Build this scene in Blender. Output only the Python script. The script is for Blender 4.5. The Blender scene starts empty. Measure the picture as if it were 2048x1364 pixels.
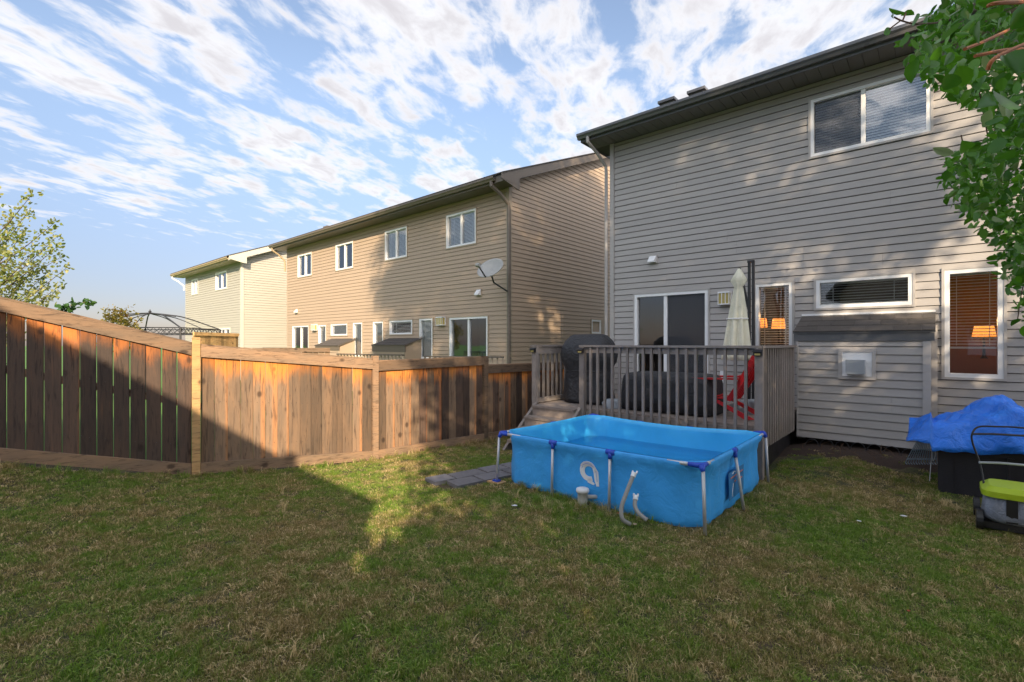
import bpy, math, random
import numpy as np
from mathutils import Vector, Matrix
R = random.Random(7)
NR = np.random.RandomState(11)
sc = bpy.context.scene
C = sc.collection
# ---------------------------------------------------------------- camera
F = 971.0; CX = 1024.0; HY = 686.0; CAMZ = 1.87       # focal length and horizon in photo pixels
cam = bpy.data.cameras.new('camera'); cam.sensor_width = 36; cam.lens = F / 2048 * 36
cam.shift_y = 4 / 2048; cam.clip_end = 2000; cam.clip_start = 0.05
co = bpy.data.objects.new('camera', cam); C.objects.link(co)
co.location = (0, 0, CAMZ); co.rotation_euler = (math.radians(90), 0, 0); sc.camera = co
# ---------------------------------------------------------------- world and sun
ELEV = math.radians(24); SH = Vector((0.15, -0.9887, 0)).normalized()
TE = math.tan(ELEV)
E1 = Vector((-SH.y, SH.x, 0))
SUN = SH * math.cos(ELEV) + Vector((0, 0, math.sin(ELEV)))
w = bpy.data.worlds.new("World"); sc.world = w; w.use_nodes = True
nt = w.node_tree; nt.nodes.clear()
def N(t, nt=nt, **k):
    n = nt.nodes.new(t)
    for a, b in k.items():
        if a.startswith('i_'):
            n.inputs[int(a[2:])].default_value = b
        else: setattr(n, a, b)
    return n
def mth(nt, op, a, b=None, c=None, clamp=False):
    n = nt.nodes.new('ShaderNodeMath'); n.operation = op; n.use_clamp = clamp
    for i, v in enumerate((a, b, c)):
        if v is None: continue
        if isinstance(v, (int, float)): n.inputs[i].default_value = v
        else: nt.links.new(v, n.inputs[i])
    return n.outputs[0]
def sstep(nt, v, lo, hi):
    n = nt.nodes.new('ShaderNodeMapRange'); n.interpolation_type = 'SMOOTHSTEP'
    nt.links.new(v, n.inputs[0]); n.inputs[1].default_value = lo; n.inputs[2].default_value = hi
    n.inputs[3].default_value = 0; n.inputs[4].default_value = 1
    return n.outputs[0]
SKY_STRENGTH = 0.10
sky = N('ShaderNodeTexSky'); sky.sky_type = 'NISHITA'; sky.sun_disc = False
sky.sun_elevation = ELEV; sky.sun_rotation = math.atan2(SH.x, SH.y)
sky.air_density = 1.0; sky.dust_density = 0.6; sky.ozone_density = 2.0
tc = N('ShaderNodeTexCoord'); sep = N('ShaderNodeSeparateXYZ'); nt.links.new(tc.outputs['Generated'], sep.inputs[0])
zz = mth(nt, 'MAXIMUM', sep.outputs[2], 0.03)
zc = mth(nt, 'ADD', zz, 0.05)
px_ = mth(nt, 'DIVIDE', sep.outputs[0], zc); py_ = mth(nt, 'DIVIDE', sep.outputs[1], zc)
AZ = math.radians(17)
al = mth(nt, 'ADD', mth(nt, 'MULTIPLY', px_, math.sin(AZ)), mth(nt, 'MULTIPLY', py_, math.cos(AZ)))
ac = mth(nt, 'SUBTRACT', mth(nt, 'MULTIPLY', px_, math.cos(AZ)), mth(nt, 'MULTIPLY', py_, math.sin(AZ)))
def cnoise(sa, sx, off, det, rough=0.55, dist=0.0):
    cb = N('ShaderNodeCombineXYZ')
    nt.links.new(mth(nt, 'MULTIPLY_ADD', al, sa, off), cb.inputs[0])
    nt.links.new(mth(nt, 'MULTIPLY_ADD', ac, sx, off * 1.7), cb.inputs[1])
    n = N('ShaderNodeTexNoise'); n.inputs['Scale'].default_value = 1; n.inputs['Detail'].default_value = det
    n.inputs['Roughness'].default_value = rough; n.inputs['Distortion'].default_value = dist
    nt.links.new(cb.outputs[0], n.inputs['Vector']); return n.outputs['Fac']
n0 = cnoise(0.40, 0.70, 3.1, 3)
n1 = cnoise(1.7, 3.5, 5.3, 9, 0.56, 0.25)
n2 = cnoise(5.0, 8.5, 9.2, 8, 0.58, 0.3)
den = mth(nt, 'ADD', mth(nt, 'MULTIPLY', n0, 0.45), mth(nt, 'ADD', mth(nt, 'MULTIPLY', n1, 0.85), mth(nt, 'MULTIPLY', n2, 0.85)))
den = mth(nt, 'ADD', den, mth(nt, 'MULTIPLY', px_, 0.03))
hz = sstep(nt, sep.outputs[2], 0.11, 0.23)
den = mth(nt, 'SUBTRACT', den, mth(nt, 'MULTIPLY', mth(nt, 'SUBTRACT', 1, hz), 0.22))
cm = mth(nt, 'MULTIPLY', sstep(nt, den, 0.97, 1.19), 0.95)
shade = sstep(nt, mth(nt, 'ADD', mth(nt, 'MULTIPLY', den, 0.6), mth(nt, 'MULTIPLY', n2, 0.4)), 0.80, 1.10)
ccol = N('ShaderNodeMix', data_type='RGBA'); nt.links.new(shade, ccol.inputs[0])
ccol.inputs[6].default_value = (3.0, 3.0, 3.1, 1); ccol.inputs[7].default_value = (2.2, 2.12, 2.2, 1)
# clouds brighten towards the sun; gain pushed up as fill light for the yard
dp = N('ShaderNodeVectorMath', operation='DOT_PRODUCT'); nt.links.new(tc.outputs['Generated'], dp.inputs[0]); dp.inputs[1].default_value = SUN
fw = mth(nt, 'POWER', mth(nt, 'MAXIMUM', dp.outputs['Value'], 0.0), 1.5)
fill_glow = N('ShaderNodeVectorMath', operation='SCALE'); nt.links.new(ccol.outputs[2], fill_glow.inputs[0]); nt.links.new(mth(nt, 'MULTIPLY_ADD', fw, 3.2, 1.0), fill_glow.inputs['Scale'])
skt = N('ShaderNodeMix', data_type='RGBA'); skt.blend_type = 'MULTIPLY'; skt.inputs[0].default_value = 1
hzn = sstep(nt, sep.outputs[2], 0.0, 0.5)
hzc = N('ShaderNodeMix', data_type='RGBA'); nt.links.new(hzn, hzc.inputs[0]); hzc.inputs[6].default_value = (0.275, 0.24, 0.285, 1); hzc.inputs[7].default_value = (0.90, 0.76, 0.68, 1)
nt.links.new(hzc.outputs[2], skt.inputs[7])
nt.links.new(sky.outputs[0], skt.inputs[6])
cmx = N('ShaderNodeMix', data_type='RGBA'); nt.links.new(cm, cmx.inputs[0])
nt.links.new(skt.outputs[2], cmx.inputs[6]); nt.links.new(fill_glow.outputs[0], cmx.inputs[7])
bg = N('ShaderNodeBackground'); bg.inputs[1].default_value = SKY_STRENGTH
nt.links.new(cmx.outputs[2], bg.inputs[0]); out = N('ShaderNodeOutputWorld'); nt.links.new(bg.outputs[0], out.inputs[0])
sl = bpy.data.lights.new('sun', 'SUN'); sl.energy = 2.45; sl.angle = math.radians(0.5); sl.color = (1.0, 0.80, 0.56)
so = bpy.data.objects.new('sun', sl); C.objects.link(so); so.rotation_euler = SUN.to_track_quat('Z', 'Y').to_euler(); so.location = (0, -20, 20)
sc.view_settings.view_transform = 'Standard'; sc.view_settings.look = 'None'
sc.view_settings.exposure = 1.85; sc.view_settings.gamma = 1; sc.view_settings.use_curve_mapping = False
sc.cycles.use_denoising = True
sc.cycles.max_bounces = 8; sc.cycles.transparent_max_bounces = 12
# ---------------------------------------------------------------- materials
MATS = {}
def newmat(name):
    m = bpy.data.materials.new(name); m.use_nodes = True; n = m.node_tree
    return m, n, n.nodes['Principled BSDF']
def noise(nt, vec, scale, det=4, rough=0.55, dist=0):
    n = nt.nodes.new('ShaderNodeTexNoise'); n.inputs['Scale'].default_value = scale; n.inputs['Detail'].default_value = det
    n.inputs['Roughness'].default_value = rough; n.inputs['Distortion'].default_value = dist
    if vec is not None: nt.links.new(vec, n.inputs['Vector'])
    return n.outputs['Fac']
def vmap(nt, vec, sca):
    m = nt.nodes.new('ShaderNodeMapping'); m.inputs['Scale'].default_value = sca; nt.links.new(vec, m.inputs[0]); return m.outputs[0]
def mixc(nt, f, a, b, mode='MIX'):
    n = nt.nodes.new('ShaderNodeMix'); n.data_type = 'RGBA'; n.blend_type = mode
    if isinstance(f, (int, float)): n.inputs[0].default_value = f
    else: nt.links.new(f, n.inputs[0])
    for i, v in ((6, a), (7, b)):
        if isinstance(v, tuple): n.inputs[i].default_value = (*v, 1) if len(v) == 3 else v
        else: nt.links.new(v, n.inputs[i])
    return n.outputs[2]
def hsv(nt, col, val):
    n = nt.nodes.new('ShaderNodeHueSaturation'); nt.links.new(col, n.inputs['Color']) if not isinstance(col, tuple) else setattr(n.inputs['Color'], 'default_value', (*col, 1))
    nt.links.new(val, n.inputs['Value']); return n.outputs[0]
def bump(nt, bs, h, st, dist=0.01):
    b = nt.nodes.new('ShaderNodeBump'); b.inputs['Strength'].default_value = st; b.inputs['Distance'].default_value = dist
    nt.links.new(h, b.inputs['Height']); nt.links.new(b.outputs[0], bs.inputs['Normal'])
def pm(name, col, rough=0.6, var=0.12, scale=6, bmp=0.0, bscale=40, metal=0.0, st=(1, 1, 1), orand=0.06, dirt=0.0, dcol=(0.08, 0.06, 0.04), spec=0.5, bdist=0.01):
    if name in MATS: return MATS[name]
    m, n, b = newmat(name)
    g = n.nodes.new('ShaderNodeNewGeometry'); v = vmap(n, g.outputs['Position'], st)
    f = noise(n, v, scale, 6, 0.6)
    oi = n.nodes.new('ShaderNodeObjectInfo')
    val = mth(n, 'ADD', mth(n, 'MULTIPLY_ADD', f, var * 2.2, 1 - var * 1.1), mth(n, 'MULTIPLY_ADD', oi.outputs['Random'], orand * 2, -orand))
    c = hsv(n, col, val)
    if dirt:
        f2 = sstep(n, noise(n, v, scale * 0.45, 8, 0.7), 0.52, 0.75)
        c = mixc(n, mth(n, 'MULTIPLY', f2, dirt), c, dcol)
    n.links.new(c, b.inputs['Base Color'])
    rr = mth(n, 'MULTIPLY_ADD', f, 0.25, rough - 0.12, clamp=True)
    n.links.new(rr, b.inputs['Roughness'])
    b.inputs['Metallic'].default_value = metal; b.inputs['Specular IOR Level'].default_value = spec
    if bmp: bump(n, b, noise(n, v, bscale, 5, 0.6, 1.0 if bdist > .01 else 0), bmp, bdist)
    MATS[name] = m; return m
def emat(name, col, st):
    m, n, b = newmat(name); b.inputs['Base Color'].default_value = (*col, 1)
    b.inputs['Emission Color'].default_value = (*col, 1); b.inputs['Emission Strength'].default_value = st; return m
def glassmat(name, tint=(0.9, 0.93, 0.93), refl=0.07):
    m = bpy.data.materials.new(name); m.use_nodes = True; n = m.node_tree; n.nodes.clear()
    t = n.nodes.new('ShaderNodeBsdfTransparent'); t.inputs[0].default_value = (*tint, 1)
    g = n.nodes.new('ShaderNodeBsdfGlossy'); g.inputs['Roughness'].default_value = 0.02; g.inputs[0].default_value = (0.95, 0.97, 1, 1)
    fr = n.nodes.new('ShaderNodeFresnel'); fr.inputs[0].default_value = 1.5
    geo = n.nodes.new('ShaderNodeNewGeometry')
    nz = noise(n, geo.outputs['Position'], 1.6, 1)
    bp = n.nodes.new('ShaderNodeBump'); bp.inputs['Strength'].default_value = 0.12; bp.inputs['Distance'].default_value = 0.02
    n.links.new(nz, bp.inputs['Height']); n.links.new(bp.outputs[0], g.inputs['Normal'])
    f = mth(n, 'MULTIPLY_ADD', fr.outputs[0], 2.1, refl, clamp=True)
    mx = n.nodes.new('ShaderNodeMixShader'); n.links.new(f, mx.inputs[0]); n.links.new(t.outputs[0], mx.inputs[1]); n.links.new(g.outputs[0], mx.inputs[2])
    o = n.nodes.new('ShaderNodeOutputMaterial'); n.links.new(mx.outputs[0], o.inputs[0]); return m
def fence_mat(name, base, orange, top=True):
    m, n, b = newmat(name)
    g = n.nodes.new('ShaderNodeNewGeometry'); oi = n.nodes.new('ShaderNodeObjectInfo'); t = n.nodes.new('ShaderNodeTexCoord')
    ad = n.nodes.new('ShaderNodeVectorMath'); ad.operation = 'ADD'; n.links.new(g.outputs['Position'], ad.inputs[0])
    cb = n.nodes.new('ShaderNodeCombineXYZ'); r10 = mth(n, 'MULTIPLY', oi.outputs['Random'], 37.0)
    for i in range(3): n.links.new(r10, cb.inputs[i])
    n.links.new(cb.outputs[0], ad.inputs[1]); P = ad.outputs[0]
    st = (1, 1, 0.07) if top else (0.12, 0.12, 1)
    grain = noise(n, vmap(n, P, st), 38, 7, 0.68, 0.8)
    broad = noise(n, vmap(n, P, (1, 1, 0.25) if top else (0.25, 0.25, 1)), 7, 5, 0.6, 0.4)
    s = n.nodes.new('ShaderNodeSeparateXYZ'); n.links.new(t.outputs['Object'], s.inputs[0])
    gry = mixc(n, sstep(n, broad, 0.3, 0.7), base, (base[0] * 1.45, base[1] * 1.3, base[2] * 1.15))
    c = gry
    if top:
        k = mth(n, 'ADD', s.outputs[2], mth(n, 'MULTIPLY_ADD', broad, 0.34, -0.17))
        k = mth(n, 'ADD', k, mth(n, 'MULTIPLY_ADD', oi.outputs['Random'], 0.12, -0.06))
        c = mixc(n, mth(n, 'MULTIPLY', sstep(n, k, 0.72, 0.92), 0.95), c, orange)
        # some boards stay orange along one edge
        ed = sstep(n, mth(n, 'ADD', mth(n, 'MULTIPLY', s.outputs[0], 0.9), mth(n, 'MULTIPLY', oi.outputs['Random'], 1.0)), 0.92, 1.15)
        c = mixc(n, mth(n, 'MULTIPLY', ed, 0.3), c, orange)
    c = mixc(n, mth(n, 'MULTIPLY', sstep(n, grain, 0.50, 0.66), 0.75), c, (base[0] * 0.35, base[1] * 0.3, base[2] * 0.28))
    c = mixc(n, mth(n, 'MULTIPLY', sstep(n, mth(n, 'SUBTRACT', 1, grain), 0.55, 0.75), 0.15), c, (orange[0] * 0.9, orange[1] * 1.1, orange[2] * 1.3))
    vo = n.nodes.new('ShaderNodeTexVoronoi'); vo.inputs['Scale'].default_value = 4.2; vo.inputs['Randomness'].default_value = 1
    n.links.new(vmap(n, P, (1, 1, 0.7) if top else (0.7, 0.7, 1)), vo.inputs['Vector'])
    kn = mth(n, 'SUBTRACT', 1, sstep(n, vo.outputs['Distance'], 0.07, 0.19))
    c = mixc(n, mth(n, 'MULTIPLY', kn, 0.8), c, (0.035, 0.018, 0.01))
    c = hsv(n, c, mth(n, 'MULTIPLY_ADD', oi.outputs['Random'], 0.85, 0.55))
    n.links.new(c, b.inputs['Base Color']); b.inputs['Roughness'].default_value = 0.78
    bump(n, b, mth(n, 'SUBTRACT', grain, kn), 0.5, 0.006)
    return m
M = dict(
    gsid=pm('grey_siding', (0.375, 0.355, 0.34), 0.5, 0.10, 1.6, 0.2, 60, st=(1, 1, 2), orand=0.045, dirt=0.22, dcol=(0.27, 0.24, 0.21)),
    gtrim=pm('grey_trim', (0.41, 0.39, 0.375), 0.5, 0.05, 2),
    gback=pm('wall_sheathing', (0.10, 0.09, 0.085), 0.9, 0.1),
    fascia=pm('dark_fascia', (0.10, 0.105, 0.115), 0.42, 0.1, 3),
    gutter=pm('gutter_metal', (0.12, 0.12, 0.125), 0.3, 0.08, 3),
    soffit=pm('soffit_grey', (0.16, 0.15, 0.148), 0.6, 0.08, 4, orand=0.05),
    shingle=pm('asphalt_shingle', (0.075, 0.066, 0.06), 0.9, 0.3, 30, 0.6, 160, orand=0.18),
    tsid=pm('tan_siding', (0.40, 0.305, 0.22), 0.5, 0.07, 1.2, st=(1, 1, 3)),
    ttrim=pm('tan_trim', (0.37, 0.30, 0.22), 0.5, 0.05, 2),
    tfascia=pm('brown_fascia', (0.14, 0.115, 0.09), 0.45, 0.1, 3),
    csid=pm('cream_siding', (0.42, 0.40, 0.345), 0.5, 0.05, 1.2, st=(1, 1, 3)),
    ctrim=pm('cream_trim', (0.52, 0.49, 0.42), 0.5, 0.05, 2),
    cfascia=pm('cream_fascia', (0.36, 0.28, 0.17), 0.5, 0.08, 2),
    white=pm('white_vinyl', (0.78, 0.79, 0.80), 0.35, 0.05, 4, dirt=0.12, dcol=(0.5, 0.48, 0.44)),
    blind=pm('white_blind', (0.82, 0.82, 0.80), 0.5, 0.05, 4),
    dark=pm('dark_room', (0.07, 0.055, 0.045), 0.9, 0.3, 2),
    roomy=pm('room_wall_orange', (0.33, 0.13, 0.05), 0.8, 0.4, 2.5),
    curt=pm('blue_curtain', (0.16, 0.24, 0.30), 0.8, 0.2, 5, st=(6, 6, .2)),
    screen=pm('insect_screen', (0.09, 0.095, 0.105), 0.7, 0.3, 5),
    deck=pm('deck_stain', (0.235, 0.205, 0.185), 0.72, 0.22, 9, 0.35, 60, orand=0.12, dirt=0.35, dcol=(0.12, 0.09, 0.07)),
    dboard=pm('deck_board', (0.26, 0.215, 0.185), 0.75, 0.3, 14, 0.4, 70, orand=0.12, dirt=0.6, dcol=(0.13, 0.075, 0.045)),
    black=pm('black_plastic', (0.018, 0.018, 0.02), 0.4, 0.2, 6),
    cover=pm('charcoal_cover', (0.026, 0.027, 0.031), 0.55, 0.35, 7, 1.0, 6, bdist=.05),
    red=pm('red_plastic', (0.52, 0.015, 0.02), 0.38, 0.08, 8),
    cream=pm('cream_canvas', (0.70, 0.68, 0.54), 0.8, 0.1, 5, 0.6, 9, bdist=.03),
    alu=pm('silver_tube', (0.55, 0.56, 0.58), 0.38, 0.1, 10, metal=0.35),
    bcap=pm('royal_blue_plastic', (0.015, 0.075, 0.55), 0.38, 0.1, 9),
    liner=pm('pool_liner_blue', (0.06, 0.42, 0.97), 0.5, 0.14, 5, 0.9, 5, dirt=0.3, dcol=(0.05, 0.20, 0.50), bdist=.018, spec=.3),
    linerin=pm('pool_liner_inner', (0.05, 0.46, 0.86), 0.4, 0.14, 3, 0.4, 5),
    liners=pm('liner_label', (0.03, 0.20, 0.48), 0.4, 0.1, 5),
    orange=pm('orange_print', (0.6, 0.16, 0.04), 0.5),
    tarp=pm('blue_tarp', (0.02, 0.20, 0.85), 0.33, 0.16, 5, 0.9, 7, bdist=.05),
    box=pm('black_resin', (0.016, 0.014, 0.02), 0.5, 0.35, 30, 0.5, 90),
    grey=pm('grey_plastic', (0.30, 0.33, 0.36), 0.5, 0.1, 6),
    rake=pm('slate_plastic', (0.17, 0.23, 0.28), 0.5, 0.1, 6),
    hose=pm('hose_grey', (0.27, 0.27, 0.255), 0.5, 0.1, 12),
    pump=pm('pump_grey', (0.50, 0.50, 0.47), 0.5, 0.12, 12, dirt=0.4, dcol=(.25, .23, .17)),
    lime=pm('lime_plastic', (0.42, 0.56, 0.02), 0.4, 0.08, 8),
    bag=pm('grey_mesh_fabric', (0.22, 0.24, 0.29), 0.85, 0.35, 14, 0.9, 9, bdist=.04),
    paver=pm('paver_stone', (0.17, 0.165, 0.175), 0.85, 0.3, 18, 0.5, 60, orand=0.15, dirt=0.3, dcol=(.10, .09, .06)),
    soil=pm('soil_mulch', (0.045, 0.026, 0.018), 0.95, 0.7, 24, 1.0, 60),
    bark=pm('bark', (0.10, 0.07, 0.05), 0.9, 0.3, 10, 0.8, 30, st=(1, 1, .3)),
    twig=pm('orange_twig', (0.42, 0.14, 0.04), 0.6, 0.3, 10),
    twigd=pm('dark_twig', (0.10, 0.055, 0.03), 0.7, 0.3, 10),
    dish=pm('dish_grey', (0.36, 0.36, 0.34), 0.5, 0.12, 10),
    iron=pm('dark_iron', (0.03, 0.03, 0.035), 0.5),
    pane=glassmat('window_glass'),
)
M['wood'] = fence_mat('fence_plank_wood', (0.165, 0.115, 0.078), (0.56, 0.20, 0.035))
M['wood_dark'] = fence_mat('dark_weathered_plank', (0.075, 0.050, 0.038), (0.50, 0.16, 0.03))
M['rail'] = fence_mat('fence_rail_wood', (0.19, 0.13, 0.085), (0.36, 0.19, 0.09), top=False)
M['pale'] = fence_mat('pale_cedar', (0.40, 0.26, 0.12), (0.52, 0.27, 0.08), top=False)
M['lamp'] = emat('lit_lampshade', (1.0, 0.30, 0.05), 0.55)
M['lampglass'] = pm('amber_glass', (0.45, 0.36, 0.12), 0.3)
# water
m_, n_, b_ = newmat('pool_water'); b_.inputs['Base Color'].default_value = (0.10, 0.62, 0.85, 1)
b_.inputs['Roughness'].default_value = 0.02; b_.inputs['Transmission Weight'].default_value = 0.9; b_.inputs['IOR'].default_value = 1.33
g_ = n_.nodes.new('ShaderNodeNewGeometry'); bump(n_, b_, noise(n_, g_.outputs['Position'], 5, 3), 0.10, 0.02); M['water'] = m_
def leafmat(name, c1, c2, c3, trans=0.35, rough=0.5):
    m = bpy.data.materials.new(name); m.use_nodes = True; n = m.node_tree; b = n.nodes['Principled BSDF']
    g = n.nodes.new('ShaderNodeNewGeometry')
    f = noise(n, g.outputs['Position'], 1.3, 3); r = g.outputs['Random Per Island']
    c = mixc(n, sstep(n, mth(n, 'ADD', mth(n, 'MULTIPLY', f, .8), mth(n, 'MULTIPLY', r, .4)), 0.3, 0.85), c1, c2)
    c = mixc(n, sstep(n, r, 0.86, 1.0), c, c3)
    n.links.new(c, b.inputs['Base Color']); b.inputs['Roughness'].default_value = rough
    t = n.nodes.new('ShaderNodeBsdfTranslucent'); n.links.new(hsv(n, c, mth(n, 'ADD', 1.5, 0.0)), t.inputs[0])
    mx = n.nodes.new('ShaderNodeMixShader'); mx.inputs[0].default_value = trans
    o = n.nodes['Material Output']; n.links.new(b.outputs[0], mx.inputs[1]); n.links.new(t.outputs[0], mx.inputs[2]); n.links.new(mx.outputs[0], o.inputs[0])
    return m
M['leaf_dark'] = leafmat('deep_green_leaf', (0.022, 0.065, 0.012), (0.05, 0.13, 0.02), (0.10, 0.16, 0.09))
M['leaf_shade'] = leafmat('mid_green_leaf', (0.06, 0.13, 0.02), (0.13, 0.22, 0.035), (0.22, 0.24, 0.06), 0.45)
M['leaf_pale'] = leafmat('yellow_green_leaf', (0.14, 0.19, 0.03), (0.30, 0.30, 0.10), (0.45, 0.42, 0.22), 0.4)
M['leaf_gold'] = leafmat('golden_leaf', (0.16, 0.17, 0.03), (0.32, 0.24, 0.05), (0.2, 0.08, 0.02), 0.4)
M['leaf_near'] = leafmat('glossy_leaf', (0.035, 0.13, 0.010), (0.10, 0.28, 0.015), (0.24, 0.32, 0.14), 0.35, 0.38)
# grass
def grassmat():
    m = bpy.data.materials.new('grass_blades'); m.use_nodes = True; n = m.node_tree; b = n.nodes['Principled BSDF']
    g = n.nodes.new('ShaderNodeNewGeometry'); oi = n.nodes.new('ShaderNodeObjectInfo')
    big = noise(n, g.outputs['Position'], 0.75, 4, 0.6); mid = noise(n, g.outputs['Position'], 4.5, 3, 0.6)
    r = g.outputs['Random Per Island']
    k = mth(n, 'ADD', mth(n, 'MULTIPLY', big, 0.9), mth(n, 'ADD', mth(n, 'MULTIPLY', mid, 0.55), mth(n, 'MULTIPLY', oi.outputs['Random'], 0.16)))
    dry = sstep(n, k, 0.66, 0.96)
    green = mixc(n, r, (0.09, 0.185, 0.02), (0.23, 0.36, 0.035))
    olive = mixc(n, r, (0.21, 0.18, 0.05), (0.38, 0.28, 0.11))
    c = mixc(n, dry, green, olive)
    pz = mth(n, 'ADD', mth(n, 'MULTIPLY', oi.outputs['Random'], 0.5), mth(n, 'MULTIPLY', r, 0.5))
    c = mixc(n, mth(n, 'MULTIPLY', sstep(n, pz, 0.62, 0.80), mth(n, 'MULTIPLY_ADD', dry, 0.6, 0.3)), c, (0.75, 0.58, 0.32))
    n.links.new(c, b.inputs['Base Color']); b.inputs['Roughness'].default_value = 0.55
    t = n.nodes.new('ShaderNodeBsdfTranslucent'); n.links.new(c, t.inputs[0])
    mx = n.nodes.new('ShaderNodeMixShader'); mx.inputs[0].default_value = 0.3
    o = n.nodes['Material Output']; n.links.new(b.outputs[0], mx.inputs[1]); n.links.new(t.outputs[0], mx.inputs[2]); n.links.new(mx.outputs[0], o.inputs[0])
    return m
M['grass'] = grassmat()
def groundmat():
    m, n, b = newmat('ground_thatch'); g = n.nodes.new('ShaderNodeNewGeometry')
    f = noise(n, g.outputs['Position'], 0.8, 5, .6); f2 = noise(n, g.outputs['Position'], 35, 6, .7)
    c = mixc(n, sstep(n, f, .35, .65), (0.05, 0.07, 0.018), (0.12, 0.085, 0.045))
    c = mixc(n, sstep(n, f2, .4, .7), c, (0.02, 0.018, 0.01))
    # yards beyond the fence: fresh grass
    s = n.nodes.new('ShaderNodeSeparateXYZ'); n.links.new(g.outputs['Position'], s.inputs[0])
    far = sstep(n, mth(n, 'ADD', mth(n, 'MULTIPLY', s.outputs[0], -0.62), mth(n, 'MULTIPLY', s.outputs[1], 0.78)), 7.95, 8.1)
    c = mixc(n, far, c, mixc(n, f2, (0.04, 0.13, 0.02), (0.10, 0.22, 0.03)))
    n.links.new(c, b.inputs['Base Color']); b.inputs['Roughness'].default_value = 0.95
    bump(n, b, f2, 0.6, 0.02); return m
M['ground'] = groundmat()
# ---------------------------------------------------------------- mesh helpers
class MB:
    def __init__(s): s.v = []; s.f = []
    def add(s, vs, fs):
        k = len(s.v); s.v += [tuple(p) for p in vs]; s.f += [tuple(i + k for i in f) for f in fs]; return s
    def hexa(s, p):   # 8 points: bottom loop 0-3, top loop 4-7
        return s.add(p, [(3, 2, 1, 0), (4, 5, 6, 7), (0, 1, 5, 4), (1, 2, 6, 5), (2, 3, 7, 6), (3, 0, 4, 7)])
    def box(s, c, sz, ax=None):
        c = Vector(c); ax = ax or (Vector((1, 0, 0)), Vector((0, 1, 0)), Vector((0, 0, 1)))
        a, b, d = [ax[i] * (sz[i] / 2) for i in range(3)]
        return s.hexa([c - a - b - d, c + a - b - d, c + a + b - d, c - a + b - d, c - a - b + d, c + a - b + d, c + a + b + d, c - a + b + d])
    def bar(s, p, q, wd, th, up=(0, 0, 1)):
        p = Vector(p); q = Vector(q); x = (q - p).normalized(); u = Vector(up); y = u.cross(x)
        if y.length < 1e-4: y = Vector((1, 0, 0)).cross(x)
        y.normalize(); z = x.cross(y)
        return s.box((p + q) / 2, ((q - p).length, wd, th), (x, y, z))
    def prism(s, poly, off):     # polygon (3d points) extruded by vector
        n = len(poly); off = Vector(off); a = [Vector(p) for p in poly]
        return s.add(a + [p + off for p in a], [tuple(range(n))[::-1], tuple(range(n, 2 * n))] + [(i, (i + 1) % n, n + (i + 1) % n, n + i) for i in range(n)])
    def tube(s, pts, r, seg=8, caps=True):
        pts = [Vector(p) for p in pts]; rs = r if isinstance(r, (list, tuple)) else [r] * len(pts)
        rings = []; up = Vector((0, 0, 1)); prev = None
        for i, p in enumerate(pts):
            d = (pts[min(i + 1, len(pts) - 1)] - pts[max(i - 1, 0)]).normalized()
            if prev is None:
                a = up.cross(d); a = a if a.length > 0.05 else Vector((1, 0, 0)).cross(d)
            else: a = prev - d * prev.dot(d)
            a.normalize(); prev = a; b = d.cross(a)
            rings.append([p + (a * math.cos(2 * math.pi * k / seg) + b * math.sin(2 * math.pi * k / seg)) * rs[i] for k in range(seg)])
        v = [q for ring in rings for q in ring]; f = []
        for i in range(len(pts) - 1):
            for k in range(seg):
                k2 = (k + 1) % seg; f.append((i * seg + k, i * seg + k2, (i + 1) * seg + k2, (i + 1) * seg + k))
        if caps: f += [tuple(range(seg))[::-1], tuple(range((len(pts) - 1) * seg, len(pts) * seg))]
        return s.add(v, f)
    def lathe(s, c, prof, seg=20):
        c = Vector(c); v = []; f = []
        for (r, z) in prof: v += [c + Vector((r * math.cos(2 * math.pi * k / seg), r * math.sin(2 * math.pi * k / seg), z)) for k in range(seg)]
        for i in range(len(prof) - 1):
            for k in range(seg):
                k2 = (k + 1) % seg; f.append((i * seg + k, i * seg + k2, (i + 1) * seg + k2, (i + 1) * seg + k))
        f += [tuple(range(seg))[::-1], tuple(range((len(prof) - 1) * seg, len(prof) * seg))]
        return s.add(v, f)
    def build(s, name, mat, parent=None, base=None, smooth=False, **props):
        b = wloc(parent) if parent is not None else Vector(base if base else (0, 0, 0))
        me = bpy.data.meshes.new(name); me.from_pydata([(p[0] - b.x, p[1] - b.y, p[2] - b.z) for p in s.v], [], s.f)
        me.update()
        if smooth: me.polygons.foreach_set('use_smooth', [True] * len(me.polygons))
        o = bpy.data.objects.new(name, me); C.objects.link(o); me.materials.append(mat)
        if parent is not None: o.parent = parent
        else: o.location = b
        for k, v in props.items(): o[k] = v
        return o
def wloc(o):
    v = Vector((0, 0, 0))
    while o is not None: v = v + o.location; o = o.parent
    return v
def thing(name, label, cat, loc=(0, 0, 0), group=None):
    o = bpy.data.objects.new(name, None); C.objects.link(o); o.location = loc; o['label'] = label; o['category'] = cat
    o.empty_display_size = 0.2
    if group: o['group'] = group
    return o
def tag(o, label, cat, group=None):
    o['label'] = label; o['category'] = cat
    if group: o['group'] = group
    return o
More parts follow.
